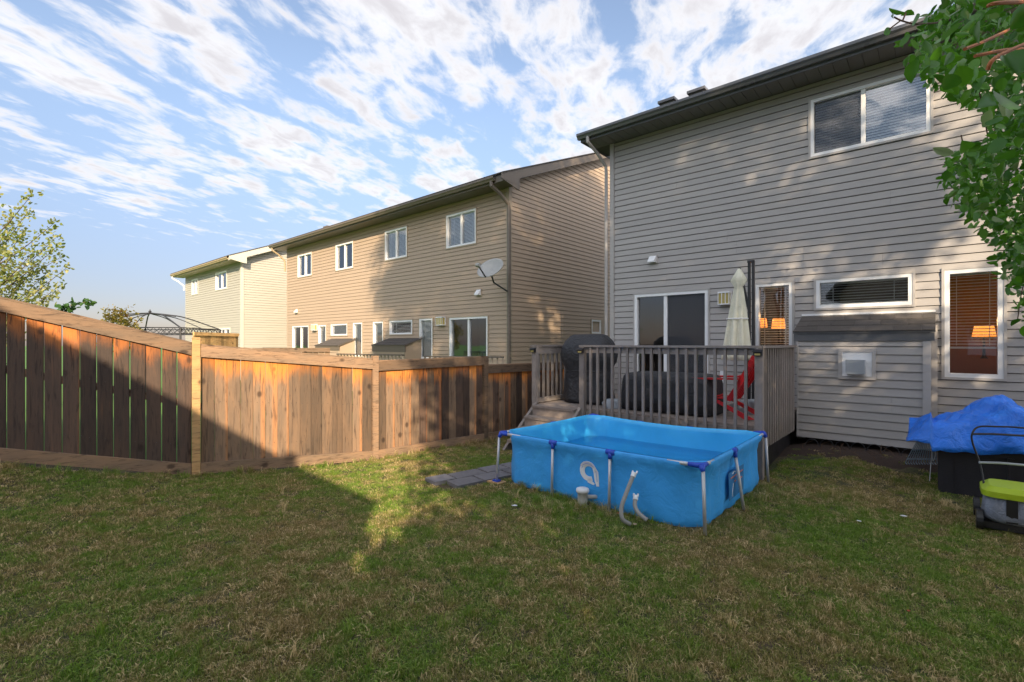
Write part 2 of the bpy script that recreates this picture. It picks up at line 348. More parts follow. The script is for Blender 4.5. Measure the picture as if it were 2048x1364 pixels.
def npmesh(name, V, Fc, mat, parent=None, smooth=False, base=(0, 0, 0)):
    b = wloc(parent) if parent is not None else Vector(base)
    V = np.asarray(V, dtype=np.float32) - np.array(b, dtype=np.float32)
    Fc = np.asarray(Fc, dtype=np.int32); me = bpy.data.meshes.new(name); nf, k = Fc.shape
    me.vertices.add(len(V)); me.vertices.foreach_set('co', V.ravel())
    me.loops.add(nf * k); me.loops.foreach_set('vertex_index', Fc.ravel())
    me.polygons.add(nf); me.polygons.foreach_set('loop_start', np.arange(0, nf * k, k, dtype=np.int32)); me.polygons.foreach_set('loop_total', np.full(nf, k, dtype=np.int32))
    me.update(calc_edges=True); me.validate()
    if smooth: me.polygons.foreach_set('use_smooth', [True] * nf)
    me.materials.append(mat); o = bpy.data.objects.new(name, me); C.objects.link(o)
    if parent is not None: o.parent = parent
    else: o.location = b
    return o
def P(px, py, Y): return Vector(((px - CX) / F * Y, Y, CAMZ - (py - HY) / F * Y))
def G(px, py, z=0.0):
    Y = (CAMZ - z) * F / (py - HY); return Vector(((px - CX) / F * Y, Y, z))
D = Vector((0.7527, -0.6584, 0)).normalized(); NO = Vector((-D.y * -1, 0, 0))
NO = Vector((D.y, -D.x, 0))          # outward normal of the rear walls (towards the yard)
Z = Vector((0, 0, 1))
class Frame:
    def __init__(s, o, d, n): s.o = Vector((*o, 0)); s.d = d; s.n = n
    def pt(s, t, o, z): return s.o + s.d * t + s.n * o + Z * z
    def hit(s, px, o=0.0):
        u = (px - CX) / F; b = s.o + s.n * o
        return (u * b.y - b.x) / (s.d.x - u * s.d.y)
    def zat(s, px, py, o=0.0):
        t = s.hit(px, o); Y = s.pt(t, o, 0).y
        return CAMZ - (py - HY) / F * Y
    def rect(s, x0, y0t, y0b, x1, o=0.0):  # left px, its top/bottom px, right px -> t0,t1,z0,z1
        return s.hit(x0, o), s.hit(x1, o), s.zat(x0, y0b, o), s.zat(x0, y0t, o)
    def ax(s): return (s.d, s.n, Z)
    def box(s, mb, t0, t1, o0, o1, z0, z1):
        return mb.box(s.pt((t0 + t1) / 2, (o0 + o1) / 2, (z0 + z1) / 2), (abs(t1 - t0), abs(o1 - o0), abs(z1 - z0)), s.ax())
SROW = 0.127
def ground_z(x, y):
    z = 0.0
    k = -x - 1.9
    if k > 0: z += 0.033 * k * k if k < 3.9 else 0.5 + 0.2574 * min(k - 3.9, 1.5)
    if k > 5.4: z = 0.5 + 0.2574 * 1.5
    # yards beyond the fence fall back to about zero
    far = max(0.0, min(1.0, (-0.62 * x + 0.78 * y - 9.0) / 6.0)); z *= (1 - far)
    v = Vector((x, y, 0)) - GF.o; o = v.dot(GF.n); t = v.dot(GF.d)
    s = max(0.0, min(1.0, (2.6 - o) / 1.8)); s = s * s * (3 - 2 * s); q = max(0.0, min(1.0, (t - 2.8) / 1.5))
    z += 0.2 * s * q
    z += 0.012 * math.sin(x * 1.7 + 1) * math.sin(y * 1.3) + 0.006 * math.sin(x * 4.1) * math.cos(y * 3.7)
    return z
GF = Frame((2.30, 11.24), D, NO)
# ---------------------------------------------------------------- houses
def plank_mb(fr, ta, tb, ta2, tb2, za, zb, row_z, out=0.0):
    """one course of lap siding between za and zb; the lap leans out towards its bottom edge and has a shadow groove below"""
    mb = MB(); s = SROW; g = 0.012; out += R.uniform(-.0015, .0015)
    def off(z): return out + 0.004 + 0.014 * (1 - (z - row_z) / s)
    z0 = max(za, row_z + g); z1 = zb
    if z1 - z0 < 0.004: return None
    a = [fr.pt(ta, out - 0.012, z0), fr.pt(ta, off(z0), z0), fr.pt(ta2, off(z1), z1), fr.pt(ta2, out - 0.012, z1)]
    b = [fr.pt(tb, out - 0.012, z0), fr.pt(tb, off(z0), z0), fr.pt(tb2, off(z1), z1), fr.pt(tb2, out - 0.012, z1)]
    mb.add(a + b, [(0, 1, 2, 3), (7, 6, 5, 4), (1, 5, 6, 2), (0, 4, 5, 1), (2, 6, 7, 3), (0, 3, 7, 4)])
    return mb
def siding_rects(t0, t1, z0, z1, holes, seams=True, phase=0.0):
    res = []; i0 = math.floor((z0 - phase) / SROW); k = i0
    while k * SROW + phase < z1:
        rz = k * SROW + phase; a, b = max(rz, z0), min(rz + SROW, z1)
        segs = [(t0, t1, a, b)]
        for (h0, h1, g0, g1) in holes:
            ns = []
            for (x0, x1, c, d) in segs:
                if h1 <= x0 or h0 >= x1 or g1 <= c or g0 >= d: ns.append((x0, x1, c, d)); continue
                if h0 > x0: ns.append((x0, h0, c, d))
                if h1 < x1: ns.append((h1, x1, c, d))
                if g0 > c: ns.append((max(x0, h0), min(x1, h1), c, g0))
                if g1 < d: ns.append((max(x0, h0), min(x1, h1), g1, d))
            segs = ns
        if seams:
            st = t0 + ((k // 2) * 1.63 + (k // 2 % 3) * 0.9) % 3.66
            while st < t1:
                ns = []
                for (x0, x1, c, d) in segs:
                    if x0 + 0.3 < st < x1 - 0.3: ns += [(x0, st - 0.001, c, d), (st + 0.001, x1, c, d)]
                    else: ns.append((x0, x1, c, d))
                segs = ns; st += 3.66
        res += [(x0, x1, c, d, rz) for (x0, x1, c, d) in segs if x1 - x0 > 0.01]
        k += 1
    return res
def add_siding(root, fr, t0, t1, z0, z1, holes, mat, single=True, out=0.0, phase=0.0):
    rects = siding_rects(t0, t1, z0, z1, holes, single, phase); allmb = MB()
    for (x0, x1, c, d, rz) in rects:
        mb = plank_mb(fr, x0, x1, x0, x1, c, d, rz, out)
        if mb is None: continue
        if single: mb.build('siding_plank', mat, root)
        else: allmb.add(mb.v, mb.f)
    if not single:
        o = allmb.build('siding', mat, root); o['kind'] = 'stuff'
def ring(fr, t0, t1, z0, z1, wd, o0, o1, mb=None, wb=None):
    mb = mb or MB(); wb = wb or wd
    fr.box(mb, t0, t0 + wd, o0, o1, z0, z1); fr.box(mb, t1 - wd, t1, o0, o1, z0, z1)
    fr.box(mb, t0 + wd, t1 - wd, o0, o1 - 0.001, z1 - wd, z1); fr.box(mb, t0 + wd, t1 - wd, o0, o1 - 0.001, z0, z0 + wb)
    return mb
def window(root, fr, rc, trim, panes=1, blinds='full', sash=0.045, split=0.5, room='dark', name='window', outer=0.035, depth=0.05, slat=0.045, tilt=0.5, pane_screen=None, bstop=0.0, glass=True):
    t0, t1, z0, z1 = rc
    # outer trim channel, then white frame
    w_ = ring(fr, t0, t1, z0, z1, outer, -0.02, 0.032).build(name, trim, root)
    a, b, c, d = t0 + outer, t1 - outer, z0 + outer, z1 - outer
    fm = ring(fr, a, b, c, d, sash, -depth - 0.06, 0.024)
    if panes == 2: fr.box(fm, a + (b - a) * split - sash * 0.6, a + (b - a) * split + sash * 0.6, -depth - 0.02, 0.0, c + sash, d - sash)
    fm.build('frame', M['white'], w_)
    ia, ib, ic, id_ = a + sash, b - sash, c + sash, d - sash
    xs = [(ia, ib)] if panes == 1 else [(ia, a + (b - a) * split - sash * 0.6), (a + (b - a) * split + sash * 0.6, ib)]
    for i, (x0, x1) in enumerate(xs):
        MB().add([fr.pt(x0, -depth, ic), fr.pt(x1, -depth, ic), fr.pt(x1, -depth, id_), fr.pt(x0, -depth, id_)], [(0, 1, 2, 3)] if fr.d.cross(Z).dot(fr.n) > 0 else [(3, 2, 1, 0)]).build('pane', M['pane'], w_)
        if pane_screen is not None and i == pane_screen:
            fr.box(MB(), x0, x1, -depth + 0.008, -depth + 0.012, ic, id_).build('insect_screen', M['meshscreen'], w_)
    if blinds:
        mb = MB(); z = id_ - 0.01; zb = ic + (id_ - ic) * bstop
        up = (fr.n * math.cos(tilt) - Z * math.sin(tilt)); ax = (fr.d, up, up.cross(fr.d))
        while z > zb:
            mb.box(fr.pt((ia + ib) / 2, -depth - 0.055, z), (ib - ia - 0.01, slat, 0.003), ax); z -= slat * 0.92 if blinds == 'full' else slat * 1.15
        fr.box(mb, ia + 0.005, ib - 0.005, -depth - 0.075, -depth - 0.03, id_ - 0.03, id_)
        if bstop > 0: fr.box(mb, ia + 0.005, ib - 0.005, -depth - 0.07, -depth - 0.04, zb - 0.05, zb - 0.02)
        for q in (0.15, 0.85): fr.box(mb, ia + (ib - ia) * q - 0.003, ia + (ib - ia) * q + 0.003, -depth - 0.08, -depth - 0.031, zb, id_ - 0.03)
        mb.build('blind', M['blind'], w_)
    # the room behind
    rm = MB(); dd = 1.6 if (t1 - t0) > 0.5 else 0.8; e = 0.02
    x0, x1, y0, y1 = t0 + e, t1 - e, z0 + e, z1 - e
    o0 = -depth - 0.1; q = [fr.pt(x0, o0, y0), fr.pt(x1, o0, y0), fr.pt(x1, o0, y1), fr.pt(x0, o0, y1)]
    r = [fr.pt(x0 - .3, -dd, y0 - .3), fr.pt(x1 + .3, -dd, y0 - .3), fr.pt(x1 + .3, -dd, y1 + .1), fr.pt(x0 - .3, -dd, y1 + .1)]
    rm.add(q + r, [(4, 5, 6, 7), (0, 1, 5, 4), (1, 2, 6, 5), (2, 3, 7, 6), (3, 0, 4, 7)])
    rm.build('room', M[room], w_)
    return w_
def screen_mat():
    m = bpy.data.materials.new('fly_screen'); m.use_nodes = True; n = m.node_tree; n.nodes.clear()
    t = n.nodes.new('ShaderNodeBsdfTransparent'); d = n.nodes.new('ShaderNodeBsdfDiffuse'); d.inputs[0].default_value = (0.10, 0.105, 0.12, 1)
    mx = n.nodes.new('ShaderNodeMixShader'); mx.inputs[0].default_value = 0.32; n.links.new(t.outputs[0], mx.inputs[1]); n.links.new(d.outputs[0], mx.inputs[2])
    o = n.nodes.new('ShaderNodeOutputMaterial'); n.links.new(mx.outputs[0], o.inputs[0]); return m
M['meshscreen'] = screen_mat()
def gutter(root, fr, t0, t1, o, z, mat, h=0.12, wd=0.12):
    pr = [(0, 0), (wd * 0.6, 0), (wd * 0.75, h * 0.35), (wd, h * 0.6), (wd, h), (wd - 0.015, h), (wd - 0.015, h * 0.65), (0.01, 0.012), (0.01, h), (0, h)]
    poly = [fr.pt(t0, o + a, z + b) for a, b in pr]
    return MB().prism(poly, fr.d * (t1 - t0)).build('gutter', mat, root)
def downspout(root, fr, t, o_eave, ztop, zbot, mat, wd=0.07, side=0.0):
    p = [fr.pt(t, o_eave, ztop), fr.pt(t, o_eave, ztop - 0.12), fr.pt(t + side * .5, o_eave * 0.55, ztop - 0.30), fr.pt(t + side, 0.075, ztop - 0.55), fr.pt(t + side, 0.06, ztop - 0.7), fr.pt(t + side, 0.06, zbot)]
    return MB().tube(p, wd * 0.55, 8).build('downspout', mat, root)
def vent_hood(root, fr, px, py, w_, h_, mat):
    t = fr.hit(px); z = fr.zat(px, py); v = fr.box(MB(), t - w_ / 2, t + w_ / 2, 0.0, 0.035, z - h_ / 2, z + h_ / 2).build('vent_hood', mat, root)
    a = w_ * .38
    MB().prism([fr.pt(t - a, .034, z - h_ * .38), fr.pt(t - a, .14, z - h_ * .38), fr.pt(t - a, .14, z - h_ * .2), fr.pt(t - a, .034, z + h_ * .38)], fr.d * 2 * a).build('hood', M['white'], v)
def wall_lamp(root, fr, px0, py0, px1, py1):
    t0, t1 = fr.hit(px0, .1), fr.hit(px1, .1); z1, z0 = fr.zat(px0, py0, .1), fr.zat(px0, py1, .1)
    L = fr.box(MB(), t0, t1, 0.0, 0.04, z0, z1).build('wall_lamp', M['white'], root)
    fr.box(MB(), t0 + .015, t1 - .015, 0.04, 0.14, z0 + .02, z1 - .03).build('lamp_glass', M['lampglass'], L)
    mb = MB(); fr.box(mb, t0, t1, .04, .155, z1 - .03, z1); fr.box(mb, t0, t1, .04, .155, z0, z0 + .02)
    for k in range(4): fr.box(mb, t0 + (t1 - t0 - .012) * k / 3, t0 + (t1 - t0 - .012) * k / 3 + .012, .141, .152, z0 + .02, z1 - .03)
    mb.build('lamp_cage', M['white'], L)
def shingle_roof_small(root, fr, t0, t1, o0, z0, o1, z1, rows, mat, single=True):
    """rows of shingles on the slope from the wall (o0,z0) down to the eave (o1,z1)"""
    sl = Vector((0, o1 - o0, z1 - z0)); L = sl.length / rows; MBo = MB()
    for r in range(rows):
        f0 = r / rows; f1 = (r + 1) / rows; off = 0.165 * (r % 2); t = t0 - off
        while t < t1:
            a, b = max(t, t0) + .002, min(t + 0.33, t1) - .002
            if b - a > 0.02:
                h0, h1 = 0.002, 0.010 + R.uniform(0, .003)
                def q(tt, f, h): return fr.pt(tt, o0 + (o1 - o0) * f, z0 + (z1 - z0) * f + h)
                mb = MB() if single else MBo
                mb.hexa([q(a, f0, 0), q(b, f0, 0), q(b, f1, 0), q(a, f1, 0), q(a, f0, h0), q(b, f0, h0), q(b, f1, h1), q(a, f1, h1)])
                if single: mb.build('shingle', mat, root)
            t += 0.33
    if not single: MBo.build('shingles', mat, root, kind='stuff')
def bumpout(root, fr, t0, t1, dep, ztop, zeave, zfas, z0, sid, trim, fas, single, rows=3, phase=0.0):
    ov = 0.05
    r = MB().hexa([fr.pt(t0 - ov, 0.0, ztop - .03), fr.pt(t1 + ov, 0.0, ztop - .03), fr.pt(t1 + ov, dep + ov, zeave - .03), fr.pt(t0 - ov, dep + ov, zeave - .03),
                   fr.pt(t0 - ov, 0.0, ztop - .001), fr.pt(t1 + ov, 0.0, ztop - .001), fr.pt(t1 + ov, dep + ov, zeave - .001), fr.pt(t0 - ov, dep + ov, zeave - .001)]).build('roof', fas, root)
    shingle_roof_small(r, fr, t0 - ov, t1 + ov, 0.005, ztop, dep + ov + .02, zeave, rows, M['shingle'], single)
    fr.box(MB(), t0 - ov, t1 + ov, 0.005, 0.03, ztop + .012, ztop + .045).build('flashing', M['white'] if single else trim, r)
    fr.box(MB(), t0 - ov + .01, t1 + ov - .01, dep + .012, dep + .034, zfas, zeave - .032).build('fascia', fas, root)
    cw = 0.09
    for (a, b) in ((t0, t0 + cw * (0.25 if single else 1)), (t1 - cw, t1)):
        fr.box(MB(), a, b, dep - .03, dep + .026, z0, zfas + .03).build('corner_trim', trim, root)
    side = MB(); fr.box(side, t0 + .01, t1 - .01, -0.01, dep - .02, z0 + .01, zfas + .02)
    for tt in (t0, t1 - .02): side.prism([fr.pt(tt, .0, z0), fr.pt(tt, dep - .032, z0), fr.pt(tt, dep - .032, zeave - .034), fr.pt(tt, .0, ztop - .034)], fr.d * .02)
    side.build('bumpout_wall', sid, root)
    add_siding(root, fr, t0 + .02 if single else t0 + cw, t1 - cw, z0, zfas + .03, [], sid, single, out=dep + .0, phase=phase)
# ---- grey house (ours)
EZ = GF.zat(1221, 290)            # soffit height
gh = thing('grey_house', 'grey vinyl sided two storey house on the right, behind the deck', 'house', (2.30, 11.24, 0))
TL = 8.8
w_up = GF.rect(1617, 199, 320, 1867); w_door = list(GF.rect(1267, 587, 690, 1420)); w_door[2] = 0.80
w_a = list(GF.rect(1508, 566, 690, 1589)); w_a[2] = GF.zat(1887, 757); w_b = GF.rect(1883, 537, 758, 2014); w_s = GF.rect(1628, 557, 621, 1831)
BD = 0.678; tb0, tb1 = GF.hit(1594, BD), GF.hit(1862, BD)
roofz = GF.zat(1596, 634)
GF.box(MB(), 0.0, TL, -8.0, -2.4, 0.0, EZ).build('house_body', M['gback'], gh)
bk = MB()   # sheathing behind the siding, with the openings left free
holes = [tuple(x) for x in (w_up, w_door, w_a, w_b, w_s)]
ts = sorted({0.0, TL} | {h[0] + .02 for h in holes} | {h[1] - .02 for h in holes})
for a, b in zip(ts[:-1], ts[1:]):
    mid = (a + b) / 2; hs = sorted([(h[2] + .02, h[3] - .02) for h in holes if h[0] < mid < h[1]]); z = 0.0
    for (c, d) in hs + [(EZ, EZ)]:
        if c > z: GF.box(bk, a, b, -0.13, -0.014, z, c)
        z = max(z, d)
bk.build('sheathing', M['gback'], gh)
GF.box(MB(), -0.0, 0.02, -8, -0.014, 0, EZ).build('side_wall', M['gsid'], gh)
skip = (tb0, tb1, -1, GF.zat(1596, 640))
ph = (GF.zat(1223, 406)) % SROW
add_siding(gh, GF, 0.085, TL, 0.02, EZ - 0.0, holes + [skip], M['gsid'], True, phase=ph)
ct = MB(); GF.box(ct, -0.02, 0.08, -0.1, 0.034, 0.05, EZ); ct.build('corner_trim', M['gtrim'], gh)
window(gh, GF, w_up, M['gtrim'], 2, 'full', split=0.47, pane_screen=0, tilt=0.95, sash=.05, slat=.05)
window(gh, GF, tuple(w_door), M['gtrim'], 2, None, split=0.44, sash=0.06, name='patio_door', pane_screen=1, room='dark')
window(gh, GF, tuple(w_a), M['gtrim'], 1, 'open', tilt=0.25, room='dark', sash=.05, slat=.04)
window(gh, GF, w_s, M['gtrim'], 1, 'open', tilt=0.25, bstop=0.12, sash=.055, slat=.04)
window(gh, GF, w_b, M['gtrim'], 1, 'open', tilt=0.25, bstop=0.28, sash=.06, slat=.04, room='roomy')
vent_hood(gh, GF, 1307, 519, 0.20, 0.19, M['gtrim'])
wall_lamp(gh, GF, 1437, 584, 1460, 610)
bumpout(gh, GF, tb0, tb1, BD, roofz, GF.zat(1590, 664, BD + .05), GF.zat(1598, 682, BD), GF.zat(1596, 872, BD), M['gsid'], M['gtrim'], M['fascia'], True, phase=GF.zat(1600, 693, BD) % SROW)
t = GF.hit(1714, BD); z = GF.zat(1714, 728, BD); hw = 0.24     # furnace vent on the bump-out
v = ring(GF, t - hw, t + hw, z - hw, z + hw, .05, BD, BD + .05).build('exhaust_vent', M['gtrim'], gh)
GF.box(MB(), t - hw + .05, t + hw - .05, BD + .004, BD + .035, z - hw + .05, z + hw - .05).build('vent_plate', M['white'], v)
GF.box(MB(), t - .13, t + .11, BD + .035, BD + .17, z - .15, z + .07).build('vent_cap', M['grey'], v)
# eaves
OV = 0.6; TO = -0.45
fb = MB(); GF.box(fb, TO, TL, OV - .02, OV, EZ - .02, EZ + .15); GF.box(fb, TO, TO + .02, -6, OV - .02, EZ - .02, EZ + .15); fb.build('fascia', M['fascia'], gh)
t = TO + .03
while t < TL:
    GF.box(MB(), t, t + .192, 0.03, OV - .03, EZ + .0, EZ + .012).build('soffit_panel', M['soffit'], gh); t += .2
GF.box(MB(), TO + .02, TL, -.6, OV - .02, EZ + .013, EZ + .02).build('soffit_backing', M['gback'], gh)
gutter(gh, GF, TO - .04, TL, OV, EZ + .03, M['gutter'])
RP = 0.417
rf = MB().hexa([GF.pt(TO, OV + .06, EZ + .15), GF.pt(TL, OV + .06, EZ + .15), GF.pt(TL, -4.6, EZ + .15 + RP * 5.2), GF.pt(TO, -4.6, EZ + .15 + RP * 5.2),
                GF.pt(TO, OV + .06, EZ + .18), GF.pt(TL, OV + .06, EZ + .18), GF.pt(TL, -4.6, EZ + .18 + RP * 5.2), GF.pt(TO, -4.6, EZ + .18 + RP * 5.2)]).build('roof', M['shingle'], gh)
for (px, py) in ((1339, 226), (1398, 206)):
    o = -1.6; t = GF.hit(px, o); zr = EZ + .18 + RP * (OV + .06 - o); zt = GF.zat(px, py - 22, o)
    mb = MB(); GF.box(mb, t - .17, t + .17, o - .15, o + .15, zr - .1, zt - .06); GF.box(mb, t - .21, t + .21, o - .2, o + .22, zt - .06, zt); mb.build('roof_vent', M['gutter'], gh)
downspout(gh, GF, TO + .22, OV + .05, EZ + .05, 0.9, M['gtrim'], side=.13)
q = GF.hit(1869, .12); GF.box(MB(), q - .035, q + .035, .03, .1, .25, GF.zat(1869, 650)).build('conduit', M['gtrim'], gh)
q = GF.hit(1446); GF.box(MB(), q - .04, q + .04, .0, .05, GF.zat(1446, 765), GF.zat(1446, 742)).build('outlet', M['white'], gh)
# lamps and things inside the lit rooms
def lampshade(px, py0, py1, wpx, o):
    t = GF.hit(px, o); z1, z0 = GF.zat(px, py0, o), GF.zat(px, py1, o); Y = GF.pt(t, o, 0).y; r = wpx / 2 / F * Y
    c = GF.pt(t, o, 0); L = thing('table_lamp', '', 'lamp', (c.x, c.y, z0 - .35))
    MB().lathe(c, [(r, z0), (r * .8, z1)], 16).build('lamp_shade', M['lamp'], L, smooth=True)
    MB().lathe(c, [(.05, z0 - .35), (.02, z0 - .3), (.015, z0 - .01)], 10).build('stem', M['black'], L)
    pl = bpy.data.lights.new('bulb', 'POINT'); pl.energy = 1.3; pl.color = (1, .55, .22); pl.shadow_soft_size = .06; po_ = bpy.data.objects.new('bulb', pl); C.objects.link(po_); po_.parent = L; po_.location = (0, 0, .35 + (z1 - z0) + .06); return L
lampshade(1524, 637, 655, 20, -.9)['label'] = 'lit orange table lamp on the left inside the window by the parasol'
lampshade(1557, 637, 657, 26, -.8)['label'] = 'lit orange table lamp on the right inside the window by the parasol'
lampshade(1968, 652, 673, 36, -.8)['label'] = 'lit orange lampshade inside the tall window above the blue tarp'
# ---- tan duplex
TF = Frame((-0.08, 13.5), D, NO)
th = thing('tan_duplex', 'tan vinyl sided two storey duplex beyond the fence, satellite dish on its corner', 'house', (-0.08, 13.5, 0))
TZ = TF.zat(1006, 378); tl = TF.hit(574)
wins = []
def tw(x0, yt, yb, x1, **k):
    rc = TF.rect(x0, yt, yb, x1); wins.append(rc); window(th, TF, rc, M['ttrim'], sash=.055, **k)
tw(595.6, 510, 557, 625, panes=2, blinds=None, room='dark'); tw(671.4, 489.5, 543.5, 708, panes=2, blinds=None)
tw(769.7, 462, 523.5, 816, panes=2, blinds='full', tilt=.9); tw(892, 430, 500, 954.5, panes=2, blinds='full', tilt=.9)
def twl(x0, yt, x1, z0, **k):
    rc = (TF.hit(x0), TF.hit(x1), z0, TF.zat(x0, yt)); wins.append(rc); window(th, TF, rc, M['ttrim'], sash=.055, **k)
twl(585, 651, 619, 0.7, panes=2, blinds=None, name='patio_door'); twl(898.5, 634, 978, 0.7, panes=2, blinds=None, name='patio_door', room='curt')
zb_ = TF.zat(838, 719)
twl(637, 649, 654, zb_, blinds='full', tilt=.9); twl(706, 644, 726.5, zb_, blinds='full', tilt=.9); twl(746, 642, 768.5, zb_, blinds='full', tilt=.9); twl(838.5, 636, 867.5, zb_, blinds='full', tilt=.9)
tw(661.6, 647, 673, 696.5, blinds='full', tilt=.9); tw(779, 640, 671, 827, blinds='open', tilt=.3)
SF = Frame((-0.08, 13.5), -NO, D)      # right-hand side wall: t runs away from the yard
sw = (SF.hit(1181), SF.hit(1202), SF.zat(1181, 669), SF.zat(1181, 637))
tph = TF.zat(1006, 640) % SROW
add_siding(th, TF, tl, -0.09, 0.3, TZ, wins, M['tsid'], False, phase=tph)
TDEP = 9.0; PT = 0.404; GB = PT * .63 + .1
rects = siding_rects(0.09, TDEP, 0.3, TZ, [sw], False, tph); am = MB()
for (x0, x1, c, d, rz) in rects:
    mb = plank_mb(SF, x0, x1, x0, x1, c, d, rz)
    if mb: am.add(mb.v, mb.f)
z = math.floor((TZ - tph) / SROW) * SROW + tph
while z < TZ + PT * 5:
    zb, zt = max(z, TZ), z + SROW; x = max(0, (zb - TZ - GB) / PT); x2 = max(0, (zt - TZ - GB) / PT)
    mb = plank_mb(SF, x, TDEP, x2, TDEP, zb, zt, z)
    if mb: am.add(mb.v, mb.f)
    z += SROW
am.build('side_siding', M['tsid'], th, kind='stuff')
bk = MB(); hl = [tuple(h) for h in wins]
ts = sorted({tl, 0.0} | {h[0] + .02 for h in hl} | {h[1] - .02 for h in hl})
for a, b in zip(ts[:-1], ts[1:]):
    mid = (a + b) / 2; hs = sorted([(h[2] + .02, h[3] - .02) for h in hl if h[0] < mid < h[1]]); z = 0.0
    for (c, d) in hs + [(TZ, TZ)]:
        if c > z: TF.box(bk, a, b, -0.13, -0.014, z, c)
        z = max(z, d)
TF.box(bk, tl, -.02, -TDEP, -2.0, 0, TZ); TF.box(bk, tl, tl + .03, -2.0, -.02, 0, TZ); TF.box(bk, -.05, -.016, -TDEP, -.02, 0, TZ)
bk.prism([TF.pt(-.03, 0, TZ), TF.pt(-.03, 0, TZ + GB), TF.pt(-.03, -TDEP, TZ + GB + PT * TDEP), TF.pt(-.03, -TDEP, TZ)], -D * .03)
bk.build('sheathing', M['tsid'], th)
window(th, SF, sw, M['ttrim'], blinds='full', tilt=.9, sash=.06)
c_ = MB(); TF.box(c_, -0.09, 0.03, -0.0, 0.03, 0, TZ); TF.box(c_, 0.0, 0.03, -0.09, -0.0, 0, TZ); c_.build('corner_trim', M['ttrim'], th)
TOV = 0.55; TR = 0.32
fm = MB(); TF.box(fm, tl - .4, TR - .3, TOV - .02, TOV, TZ - .02, TZ + .15); TF.box(fm, tl - .4, TR, 0.0, TOV - .02, TZ - .01, TZ + .012)
fm.build('soffit', M['tfascia'], th)
gutter(th, TF, tl - .42, TR - .32, TOV, TZ + .03, M['tfascia'])
rk = MB(); L_ = 5.8      # rake board with boxed return, seen from the side
rk.prism([TF.pt(TR, TOV + .1, TZ + .02), TF.pt(TR, TOV + .1, TZ + .17), TF.pt(TR, -L_, TZ + .17 + PT * (L_ + TOV)), TF.pt(TR, -L_, TZ - .03 + PT * (L_ + TOV)), TF.pt(TR, -.08, TZ + .02 + PT * (TOV - .1)), TF.pt(TR, -.08, TZ - .12), TF.pt(TR, .02, TZ - .12)], -D * .03)
TF.box(rk, TR - .3, TR - .03, TOV - .01, TOV + .02, TZ - .02, TZ + .15)
rk.prism([TF.pt(0.0, -.1, TZ + .06 + PT * TOV - .09), TF.pt(0.0, -.1, TZ + .09 + PT * TOV - .09), TF.pt(0.0, -L_, TZ + .05 + PT * (L_ + TOV)), TF.pt(0.0, -L_, TZ + .02 + PT * (L_ + TOV))], D * (TR - .03))
rk.build('rake_board', M['tfascia'], th)
rr = MB()
def roofslab(mb, fr, t0, t1, o0, z0, pitch, L, th_=.03): mb.hexa([fr.pt(t0, o0, z0), fr.pt(t1, o0, z0), fr.pt(t1, o0 - L, z0 + L * pitch), fr.pt(t0, o0 - L, z0 + L * pitch), fr.pt(t0, o0, z0 + th_), fr.pt(t1, o0, z0 + th_), fr.pt(t1, o0 - L, z0 + L * pitch + th_), fr.pt(t0, o0 - L, z0 + L * pitch + th_)])
roofslab(rr, TF, tl - .42, TR + .03, TOV + .08, TZ + .172, PT, 6.4); rr.build('roof', M['shingle'], th)
TF.box(MB(), tl + .5, tl + .9, -1.9, -1.5, TZ + .9, TF.zat(605, 470, -1.7)).build('roof_vent', M['tfascia'], th)
downspout(th, TF, -.12, TOV + .04, TZ + .05, 0.6, M['tfascia'], side=.17, wd=.1)
downspout(th, TF, tl - .2, TOV + .04, TZ + .05, TZ - 1.0, M['cfascia'], side=.12, wd=.07)
vent_hood(th, TF, 595, 622, .2, .2, M['ttrim']); vent_hood(th, TF, 959, 585, .22, .22, M['ttrim'])
wall_lamp(th, TF, 874, 634, 887, 651); wall_lamp(th, TF, 624, 649, 631, 661)
for (x0, x1, xr0, yr, yf, yb2) in ((631, 676, 654, 678, 691, 700), (745, 808, 770, 677, 690, 703)):
    a, b = TF.hit(x0, .7), TF.hit(x1, .7)
    bumpout(th, TF, a, b, .66, TF.zat(xr0, yr), TF.zat(x0, yf, .7), TF.zat(x0, yb2, .7), .3, M['tsid'], M['ttrim'], M['tfascia'], False, rows=3, phase=tph)
mb = MB(); mb.prism([TF.pt(tl, -.3, TF.zat(574, 553)), TF.pt(tl - .5, -.3, TF.zat(574, 557)), TF.pt(tl - .45, -.3, TF.zat(574, 563)), TF.pt(tl, -.3, TF.zat(574, 580))], -NO * -1.2 * -1); mb.build('bumpout_roof', M['tfascia'], th)
# satellite dish
c = P(984, 541, 12.75); dsh = thing('satellite_dish', 'grey satellite dish on the tan house corner beside the downspout', 'satellite dish', (c.x, c.y, c.z))
nd = Vector((-0.42, -0.62, 0.55)).normalized(); ux = Z.cross(nd).normalized(); uy = nd.cross(ux)
v = []; f = []; rad = 7; seg = 24
for i in range(rad + 1):
    for k in range(seg):
        r = i / rad; a = 2 * math.pi * k / seg; v.append(c + ux * math.cos(a) * r * .40 + uy * math.sin(a) * r * .34 + nd * (0.10 * r * r))
for i in range(rad):
    for k in range(seg): f.append((i * seg + k, i * seg + (k + 1) % seg, (i + 1) * seg + (k + 1) % seg, (i + 1) * seg + k))
d_ = MB().add(v, f).build('reflector', M['dish'], dsh, smooth=True); md = d_.modifiers.new('s', 'SOLIDIFY'); md.thickness = .015
fe = c + nd * .52 - uy * .30 - ux * 0.0
MB().tube([c - uy * .33 + nd * .1, fe], .018, 8).build('arm', M['iron'], dsh)
MB().tube([fe - ux * .05, fe + ux * .05], .05, 10).tube([fe, fe - nd * .1], .035, 10).build('receiver', M['dish'], dsh)
